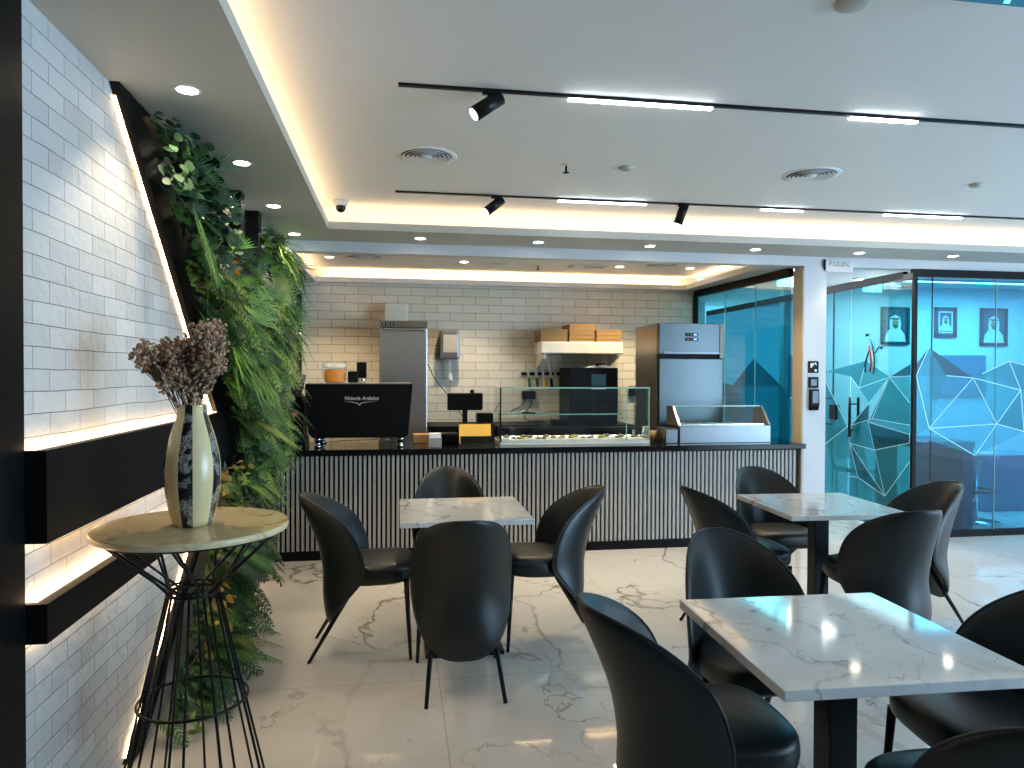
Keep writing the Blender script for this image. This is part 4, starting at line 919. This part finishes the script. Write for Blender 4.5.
# sockets and cables
e = empty('wall_charger', (1.445, 7.868, 1.265), 'black power adapter on the tiled wall with two hanging leads', 'charger')
bx('adapter', (-0.075, 0.075, -0.05, 0.0, -0.045, 0.045), M['black'], e, 0.006)
b = MB(); b.tube([(-0.04, -0.02, -0.045), (-0.06, -0.015, -0.10), (-0.10, -0.012, -0.13), (-0.16, -0.012, -0.16), (-0.20, -0.012, -0.19)], 0.005, M['black'], 6); b.build('cable', e)
b = MB(); b.tube([(0.04, -0.02, -0.045), (0.03, -0.015, -0.12), (-0.03, -0.015, -0.18), (-0.05, -0.02, -0.25), (0.0, -0.04, -0.288), (0.25, -0.06, -0.288)], 0.005, M['black'], 6); b.build('cable', e)
b = MB(); b.tube([(0.31, 7.5, 1.60), (0.36, 7.6, 1.50), (0.42, 7.7, 1.40), (0.50, 7.84, 1.32), (0.58, 7.85, 1.22), (0.66, 7.85, 1.10), (0.74, 7.8, 0.98)], 0.005, M['black'], 6); tag(b.build('power_cable'), 'black cable sagging along the tiles from the slim fridge', 'cable')
tag(bx('wall_socket', (2.615, 2.69, 7.83, 7.868, 1.25, 1.37), M['black'], None, 0.006), 'small black socket on the tiles left of the tall upright fridge', 'socket')
b = MB(); b.box(1.78, 2.1, 7.22, 7.23, 0.971, 1.0, M['black']); 
tag(bx('black_pan', (1.60, 1.76, 7.22, 7.42, 0.971, 1.02), M['black'], None, 0.01), 'low black pan on the back counter left of the oven', 'pan')

# ------------------------------------------------------------------ column switches and signs
e = empty('sign_plate', (3.669, 5.868, 1.572), 'small black plate with white symbols, topmost on the white column', 'sign')
bx('plate', (-0.049, 0.049, -0.008, 0, -0.053, 0.053), M['black'], e, 0.002)
b = MB(); b.box(-0.03, -0.016, -0.0095, -0.008, -0.005, 0.035, M['paper']); b.box(-0.012, 0.0, -0.0095, -0.008, 0.01, 0.035, M['paper']); b.prism([(0.0, 0.035), (0.03, 0.015), (0.022, 0.04)], 'y', -0.0095, -0.008, M['paper']); b.box(0.01, 0.03, -0.0095, -0.008, -0.04, -0.02, M['paper']); b.build('symbols', e)
e = empty('switch_plate', (3.67, 5.868, 1.434), 'square black switch plate in the middle on the white column', 'switch')
bx('plate', (-0.049, 0.049, -0.008, 0, -0.049, 0.049), M['black'], e, 0.002); bx('rocker', (-0.03, 0.03, -0.013, -0.008, -0.03, 0.03), M['blackgloss'], e, 0.002)
e = empty('card_reader', (3.672, 5.868, 1.28), 'black access reader, lowest of the three devices on the white column', 'reader')
b = MB(); b.prism([(0, -0.095), (0, 0.095), (-0.03, 0.095), (-0.035, -0.05), (-0.02, -0.095)], 'x', -0.04, 0.04, M['black']); b.build('case', e); bx('front_face', (-0.03, 0.03, -0.037, -0.03, -0.03, 0.08), M['blackgloss'], e, 0.002)
e = empty('door_sign', (3.91, 5.862, 2.475), 'small white lettered sign hanging at the bulkhead over the corridor', 'sign')
bx('sign_board', (-0.135, 0.135, -0.005, 0.005, -0.05, 0.055), M['white'], e, 0.001)
text_mesh('lettering', 'P.ULEN.', 0.06, M['clothgrey'], e, (0.0, -0.0065, 0.02), 0, 0.0006)
bx('end_bracket', (-0.145, -0.135, -0.01, 0.01, -0.03, 0.06), M['blackm'], e)
def exit_sign(loc, lb, w=0.16, h=0.11, g=True, rz=0.0):
    e = empty('exit_sign', loc, lb, 'exit sign', None, rz)
    bx('panel', (-w, w*0.15, -0.004, 0.004, -h/2, h/2), M['exitwhite'], e)
    bx('panel', (w*0.15, w, -0.004, 0.004, -h/2, h/2), M['exit'], e)
    b = MB(); b.box(-w*0.75, -w*0.6, -0.006, -0.004, -h*.3, h*.3, M['exit']); b.prism([(-w*0.5, 0.0), (-w*0.2, h*0.3), (-w*0.2, -h*0.3)], 'y', -0.006, -0.004, M['exit']); b.build('arrow', e); b = MB()
    b.sphere((w*0.5, -0.005, h*0.28), h*0.09, M['paper'], 8, 6, (1, 0.3, 1)); b.tube([(w*0.5, -0.005, h*0.2), (w*0.55, -0.005, -h*0.05), (w*0.35, -0.005, -h*0.3)], h*0.06, M['paper'], 6); b.tube([(w*0.55, -0.005, -h*0.05), (w*0.75, -0.005, -h*0.3)], h*0.05, M['paper'], 6)
    b.build('running_figure', e); b = MB(); b.cyl((0, 0, h/2), (0, 0, h/2+0.08), 0.008, M['white']); b.build('hanger', e)
exit_sign((4.06, 7.0, 2.49), 'green exit sign seen through the kitchen side glass', 0.11, 0.11)
exit_sign((5.35, 7.4, 2.50), 'small green exit sign seen through the glass door top', 0.12, 0.10)
e = empty('exit_sign', (1.82, 1.98, 2.75), 'blue acrylic exit sign with green arrow hanging at the top right', 'exit sign')
b = MB(); b.box(-0.18, 0.30, -0.004, 0.004, -0.085, -0.02, M['blue'], 0.001); b.build('panel', e)
b = MB(); b.prism([(0.05, -0.083), (0.085, -0.02), (0.105, -0.02), (0.07, -0.083)], 'y', -0.007, -0.004, M['exit']); b.build('arrow', e)
bx('hanger', (-0.05, 0.17, -0.012, 0.012, -0.02, 0.0), M['blackm'], e)

# ------------------------------------------------------------------ office furniture beyond the glass
def portrait(x0, x1, z0, z1, lb, mat_border):
    e = empty('framed_portrait', ((x0+x1)/2, 8.118, (z0+z1)/2), lb, 'portrait', 'framed portraits on the office wall')
    hw, hh = (x1-x0)/2, (z1-z0)/2; b = MB()
    for a in ((-hw, hw, -hh, -hh+0.035), (-hw, hw, hh-0.035, hh), (-hw, -hw+0.035, -hh, hh), (hw-0.035, hw, -hh, hh)): b.box(a[0], a[1], -0.03, 0, a[2], a[3], M['navy'])
    b.build('frame', e)
    bx('picture', (-hw+0.03, hw-0.03, -0.012, -0.002, -hh+0.03, hh-0.03), M['photo_dark'], e)
    s = 0.75 if mat_border else 1.0
    if mat_border:
        b = MB(); k = 0.05
        for a in ((-hw+k, hw-k, -hh+k, -hh+k+.02), (-hw+k, hw-k, hh-k-.02, hh-k), (-hw+k, -hw+k+.02, -hh+k, hh-k), (hw-k-.02, hw-k, -hh+k, hh-k)): b.box(a[0], a[1], -0.016, -0.012, a[2], a[3], M['paper'])
        b.build('white_border', e)
    b = MB(); H = hh*s
    b.prism([(-H*0.62, -H+0.035), (H*0.62, -H+0.035), (H*0.55, -H*0.45), (H*0.30, -H*0.15), (H*0.34, H*0.1), (H*0.28, H*0.45), (0, H*0.6), (-H*0.28, H*0.45), (-H*0.34, H*0.1), (-H*0.30, -H*0.15), (-H*0.55, -H*0.45)], 'y', -0.017, -0.012, M['paper'])
    def oval(cx, cz, rx, rz, y0, y1, mm): b.prism([(cx+rx*math.cos(2*math.pi*k/18), cz+rz*math.sin(2*math.pi*k/18)) for k in range(18)], 'y', y0, y1, mm)
    oval(0, H*0.12, H*0.19, H*0.25, -0.019, -0.017, M['skin']); oval(0, -H*0.03, H*0.15, H*0.12, -0.0205, -0.019, M['food_b'])
    for sx in (-1, 1): oval(sx*H*0.075, H*0.19, H*0.035, H*0.018, -0.0205, -0.019, M['black'])
    b.prism([(-H*0.24, H*0.40), (H*0.24, H*0.40), (H*0.26, H*0.34), (-H*0.26, H*0.34)], 'y', -0.019, -0.017, M['black']); b.build('figure', e)
portrait(5.99, 6.38, 1.89, 2.36, 'framed portrait of a figure in white headdress seen through the glass door', False)
portrait(6.745, 7.05, 1.99, 2.37, 'smaller framed portrait with white border on the office wall', True)
portrait(7.40, 7.79, 1.89, 2.37, 'framed portrait of a figure in white at the right of the office wall', False)
tag(bx('wall_screen', (6.70, 7.45, 8.06, 8.118, 1.26, 1.76), M['blue'], None, 0.005), 'blue panel on the office wall below the portraits', 'panel')
e = empty('office_desk', (5.25, 6.45, 0), 'tall dark desk with panel side just behind the blue glass', 'desk')
bx('desktop', (-0.30, 0.28, -0.35, 0.35, 0.80, 0.86), M['navy'], e, 0.004); bx('panel_leg', (0.16, 0.28, -0.33, 0.33, 0.0, 0.80), M['navy'], e, 0.004); bx('panel_leg', (-0.29, -0.25, 0.05, 0.33, 0.0, 0.80), M['navy'], e, 0.004)
e = empty('white_chair', (5.1, 7.2, 0), 'white shell chair behind the dark office desk', 'chair')
b = MB(); b.tube([(-0.2, -0.2, 0.46), (-0.2, 0.15, 0.45), (-0.2, 0.25, 0.6), (-0.2, 0.28, 0.9)], 0.03, M['white'], 8); b.tube([(0.2, -0.2, 0.46), (0.2, 0.15, 0.45), (0.2, 0.25, 0.6), (0.2, 0.28, 0.9)], 0.03, M['white'], 8); b.build('side_frame', e)
b = MB(); b.box(-0.2, 0.2, -0.2, 0.2, 0.44, 0.48, M['white'], 0.015); b.build('seat', e); b = MB(); b.box(-0.2, 0.2, 0.24, 0.29, 0.55, 0.92, M['white'], 0.015); b.build('backrest', e)
for sx in (-0.18, 0.18):
    for sy in (-0.18, 0.18): b = MB(); b.cyl((sx, sy, 0), (sx, sy, 0.45), 0.012, M['chrome']); b.build('leg', e)
e = empty('bar_stool', (5.85, 6.45, 0), 'bar stool with ring footrest behind the blue glass', 'stool')
b = MB(); b.lathe([(0, 0.0), (0.22, 0.0), (0.22, 0.012), (0.03, 0.03), (0, 0.03)], M['chrome'], 32); b.build('base', e)
b = MB(); b.cyl((0, 0, 0.03), (0, 0, 0.66), 0.025, M['chrome']); b.build('post', e)
b = MB(); b.tube([(0.19*math.cos(2*math.pi*k/36), 0.19*math.sin(2*math.pi*k/36), 0.33) for k in range(36)], 0.012, M['navy'], 8, closed=True); b.tube([(-0.19, 0, 0.33), (0.19, 0, 0.33)], 0.008, M['navy'], 6); b.build('footrest', e)
b = MB(); b.lathe([(0, 0.66), (0.2, 0.66), (0.21, 0.69), (0.19, 0.72), (0, 0.725)], M['white'], 32); b.build('seat', e)
tag(bx('office_cabinet', (6.35, 7.2, 6.9, 7.4, 0.001, 0.62), M['blue'], None, 0.006), 'low blue cabinet standing inside the office', 'cabinet')
for i, (x0, x1, y0, y1, lb) in enumerate(((5.2, 8.2, 6.55, 6.61, 'long white linear lamp nearest the office glass'), (5.2, 8.2, 7.45, 7.51, 'long white linear lamp deeper in the office'), (4.02, 4.10, 6.3, 9.6, 'long white linear lamp along the corridor ceiling'))):
    e = empty('linear_ceiling_lamp', ((x0+x1)/2, (y0+y1)/2, 2.62), lb, 'lamp', 'office linear lamps'); hx, hy = (x1-x0)/2, (y1-y0)/2
    bx('housing', (-hx-.01, hx+.01, -hy-.01, hy+.01, -0.02, 0), M['white'], e); bx('diffuser', (-hx, hx, -hy, hy, -0.026, -0.02), M['bar'], e)

# ------------------------------------------------------------------ ceiling fittings
def downlight(loc, lb, grp, power=36, lensr=0.038):
    e = empty('downlight', loc, lb, 'downlight', grp)
    b = MB(); b.lathe([(lensr, -0.001), (lensr+0.012, -0.003), (lensr+0.014, 0.0), (lensr, 0.0)], M['white'], 28); b.build('trim_ring', e)
    b = MB(); b.lathe([(0, -0.0015), (lensr, -0.0015), (lensr, -0.0005), (0, -0.0005)], M['lens'], 28); b.build('lens', e)
    d = bpy.data.lights.new('downlight_beam', 'SPOT'); d.energy = power; d.color = (1, 0.80, 0.54); d.spot_size = R(110); d.spot_blend = 0.6; d.shadow_soft_size = 0.03
    o = bpy.data.objects.new('downlight_beam', d); o.location = (0, 0, -0.012); o.parent = e; COL.objects.link(o)
for i, y in enumerate((2.842, 3.778, 4.711, 5.629)):
    downlight((-0.78, y, 2.559), 'round downlight in the soffit above the plants, %s from the camera' % ['nearest', 'second', 'third', 'fourth'][i], 'downlights over the plants', 9)
for i, x in enumerate((0.17, 1.113, 2.051, 2.983, 3.946, 4.859)):
    downlight((x, 5.635, 2.559), 'round downlight in the soffit over the counter front, %s from the plant wall' % ['first', 'second', 'third', 'fourth', 'fifth', 'sixth'][i], 'downlights along the counter soffit', 21 if i < 4 else 6)
for i, (x, y) in enumerate(((-0.651, 7.05), (0.651, 7.12), (2.276, 7.15), (3.029, 7.11))):
    downlight((x, y, 2.619), 'round downlight in the kitchen ceiling, %s' % ['leftmost by the plants', 'above the till screen', 'above the wall shelf', 'above the upright fridge'][i], 'kitchen downlights')
def diffuser(loc, r, lb, grp, mm=None):
    e = empty('air_diffuser', loc, lb, 'air vent', grp)
    b = MB(); b.lathe([(r*0.86, -0.004), (r, -0.004), (r+0.006, 0.0), (r*0.84, 0.0)], M['ceiling'], 48); b.build('outer_ring', e)
    b = MB(); b.lathe([(0, -0.0006), (r*0.86, -0.0006), (r*0.86, -0.0002), (0, -0.0002)], M['throat'], 40); b.build('dark_throat', e)
    for k, f in enumerate((0.82, 0.67, 0.52, 0.37)):
        b = MB(); b.lathe([(r*(f-0.10), -0.002), (r*f, -0.012), (r*f+0.002, -0.011), (r*(f-0.09), -0.001)], M['ceiling'], 44); b.build('cone_ring', e)
    b = MB(); b.lathe([(0, -0.010), (r*0.2, -0.009), (r*0.22, -0.003), (0, -0.003)], M['ceiling'], 30); b.build('centre_cap', e)
diffuser((0.16, 4.133, 2.75), 0.17, 'round ceiling air vent between the two tracks, left one', 'round air vents of the main ceiling')
diffuser((2.546, 4.11, 2.75), 0.17, 'round ceiling air vent between the two tracks, right one', 'round air vents of the main ceiling')
diffuser((-0.314, 7.0, 2.62), 0.18, 'round air vent in the kitchen ceiling near the plants', 'round air vents of the kitchen')
diffuser((2.674, 7.0, 2.62), 0.18, 'round air vent in the kitchen ceiling near the upright fridge', 'round air vents of the kitchen')
def track(y, segs, spots, lb, x0=0.0, x1=8.0):
    e = empty('ceiling_track', (0, y, 2.75), lb, 'lighting track', 'black ceiling tracks'); b = MB(); b.box(x0, x1, -0.011, 0.011, -0.012, 0.0, M['blackm']); b.build('rail', e)
    return e
track(3.12, None, None, 'black lighting track nearer the camera')
track(4.95, None, None, 'black lighting track farther away, beside the glowing cove', -0.02)
def bar(x0, x1, y, lb):
    e = empty('linear_lamp', ((x0+x1)/2, y, 2.738), lb, 'linear lamp', 'white linear lamps on the tracks'); h = (x1-x0)/2
    bx('housing', (-h, h, -0.013, 0.013, -0.006, -0.0005), M['blackm'], e); bx('diffuser', (-h, h, -0.0125, 0.0125, -0.014, -0.006), M['bar'], e)
bar(0.75, 1.43, 3.12, 'long glowing linear lamp on the nearer track'); bar(2.127, 2.482, 3.12, 'short glowing linear lamp on the nearer track')
bar(1.119, 1.769, 4.95, 'glowing linear lamp on the farther track, first from the left'); bar(2.666, 2.998, 4.95, 'short glowing linear lamp in the middle of the farther track'); bar(3.671, 4.34, 4.95, 'long glowing linear lamp at the right of the farther track')
def spot(x, y, tip, lb, power=10, L=0.15, r=0.033):
    e = empty('track_spotlight', (x, y, 2.738), lb, 'spotlight', 'black spotlights on the tracks')
    b = MB(); b.box(-0.03, 0.03, -0.012, 0.012, -0.012, 0.0, M['blackm'], 0.002); b.cyl((0, 0, -0.012), (0, 0, -0.035), 0.008, M['blackm']); b.build('bracket', e)
    d = Vector(tip).normalized(); c = Vector((0, 0, -0.055)); p0 = c-d*L*0.42; p1 = c+d*L*0.58
    b = MB(); b.tube([p0, p1], r, M['blackm'], 24); b.build('head', e)
    b = MB(); b.tube([p1+d*0.0005, p1+d*0.002], r*0.86, M['spotlens'], 24); b.build('lens', e)
    li = bpy.data.lights.new('spot_beam', 'SPOT'); li.energy = power; li.color = (1, 0.93, 0.82); li.spot_size = R(50); li.spot_blend = 0.5; li.shadow_soft_size = 0.02
    o = bpy.data.objects.new('spot_beam', li); o.parent = e; o.location = p1+d*0.01; o.rotation_euler = d.to_track_quat('-Z', 'Y').to_euler(); COL.objects.link(o)
spot(0.394, 3.12, (-0.80, -0.15, -0.60), 'black cylinder spotlight on the nearer track')
spot(0.67, 4.95, (-0.75, -0.15, -0.62), 'black cylinder spotlight tilted to the left on the farther track')
spot(2.043, 4.95, (-0.28, 0.2, -0.93), 'black cylinder spotlight pointing down on the farther track')
def detector(loc, lb, r=0.045, mm=None):
    b = MB(); b.lathe([(0, -0.022), (r*0.6, -0.022), (r*0.95, -0.012), (r, 0.0), (0, 0.0)], mm or M['soffit'], 28, loc); tag(b.build('smoke_detector'), lb, 'detector')
detector((1.361, 4.145, 2.75), 'small round detector on the main ceiling between the vents'); detector((3.727, 4.124, 2.75), 'small round detector on the main ceiling far right')
detector((1.502, 2.19, 2.75), 'round detector at the top edge of the view', 0.06); detector((1.777, 7.19, 2.62), 'white detector on the kitchen ceiling', 0.05, M['white'])
def sprinkler(loc, lb):
    e = empty('sprinkler', loc, lb, 'sprinkler'); b = MB(); b.lathe([(0, -0.006), (0.028, -0.006), (0.035, 0), (0, 0)], M['steel'], 24); b.build('flange', e)
    b = MB(); b.cyl((0, 0, -0.006), (0, 0, -0.045), 0.007, M['blackm'], 10); b.lathe([(0, -0.05), (0.02, -0.048), (0.02, -0.044), (0, -0.044)], M['blackm'], 16); b.build('nozzle', e)
sprinkler((0.99, 4.168, 2.75), 'sprinkler head on the main ceiling between the tracks'); sprinkler((1.418, 7.19, 2.62), 'sprinkler head on the kitchen ceiling')
e = empty('dome_camera', (-0.41, 5.30, 2.75), 'small white dome security camera in the glowing ceiling corner', 'camera')
b = MB(); b.lathe([(0, -0.04), (0.04, -0.04), (0.052, -0.03), (0.055, 0), (0, 0)], M['white'], 32); b.build('housing', e)
b = MB(); b.sphere((0, 0, -0.05), 0.036, M['blackgloss'], 20, 14); b.build('dome', e)
for (x, y, w_, h_, lb) in ((0.995, 7.15, 0.16, 0.06, 'slim rectangular vent in the kitchen ceiling'), (2.03, 7.2, 0.20, 0.16, 'slotted grille in the kitchen ceiling above the shelf')):
    e = empty('ceiling_grille', (x, y, 2.62), lb, 'grille'); b = MB()
    for a in ((-w_/2, w_/2, -h_/2, -h_/2+.012), (-w_/2, w_/2, h_/2-.012, h_/2), (-w_/2, -w_/2+.012, -h_/2, h_/2), (w_/2-.012, w_/2, -h_/2, h_/2)): b.box(a[0], a[1], a[2], a[3], -0.008, 0, M['white'])
    b.build('frame', e); b = MB(); k = -h_/2+0.02
    while k < h_/2-0.02: b.box(-w_/2+.012, w_/2-.012, k, k+0.006, -0.006, -0.001, M['soffit']); k += 0.016
    b.build('louvres', e)
# small round detail on the brick wall side: white bracket lamp near the dark kitchen wall
e = empty('wall_hook', (-1.03, 7.2, 1.86), 'small grey bracket on the dark kitchen side wall', 'bracket')
b = MB(); b.box(0.0, 0.02, -0.03, 0.03, -0.05, 0.05, M['steel'], 0.004); b.build('plate', e); b = MB(); b.tube([(0.02, 0, 0.02), (0.09, 0, 0.03), (0.10, 0, -0.02)], 0.012, M['steel'], 8); b.build('arm', e)
b = MB(); b.box(-1.034, -0.99, 7.62, 7.70, 0.9, 2.35, M['black'], 0.004); tag(b.build('dark_upright'), 'dark upright strip on the side wall in the kitchen corner', 'strip')
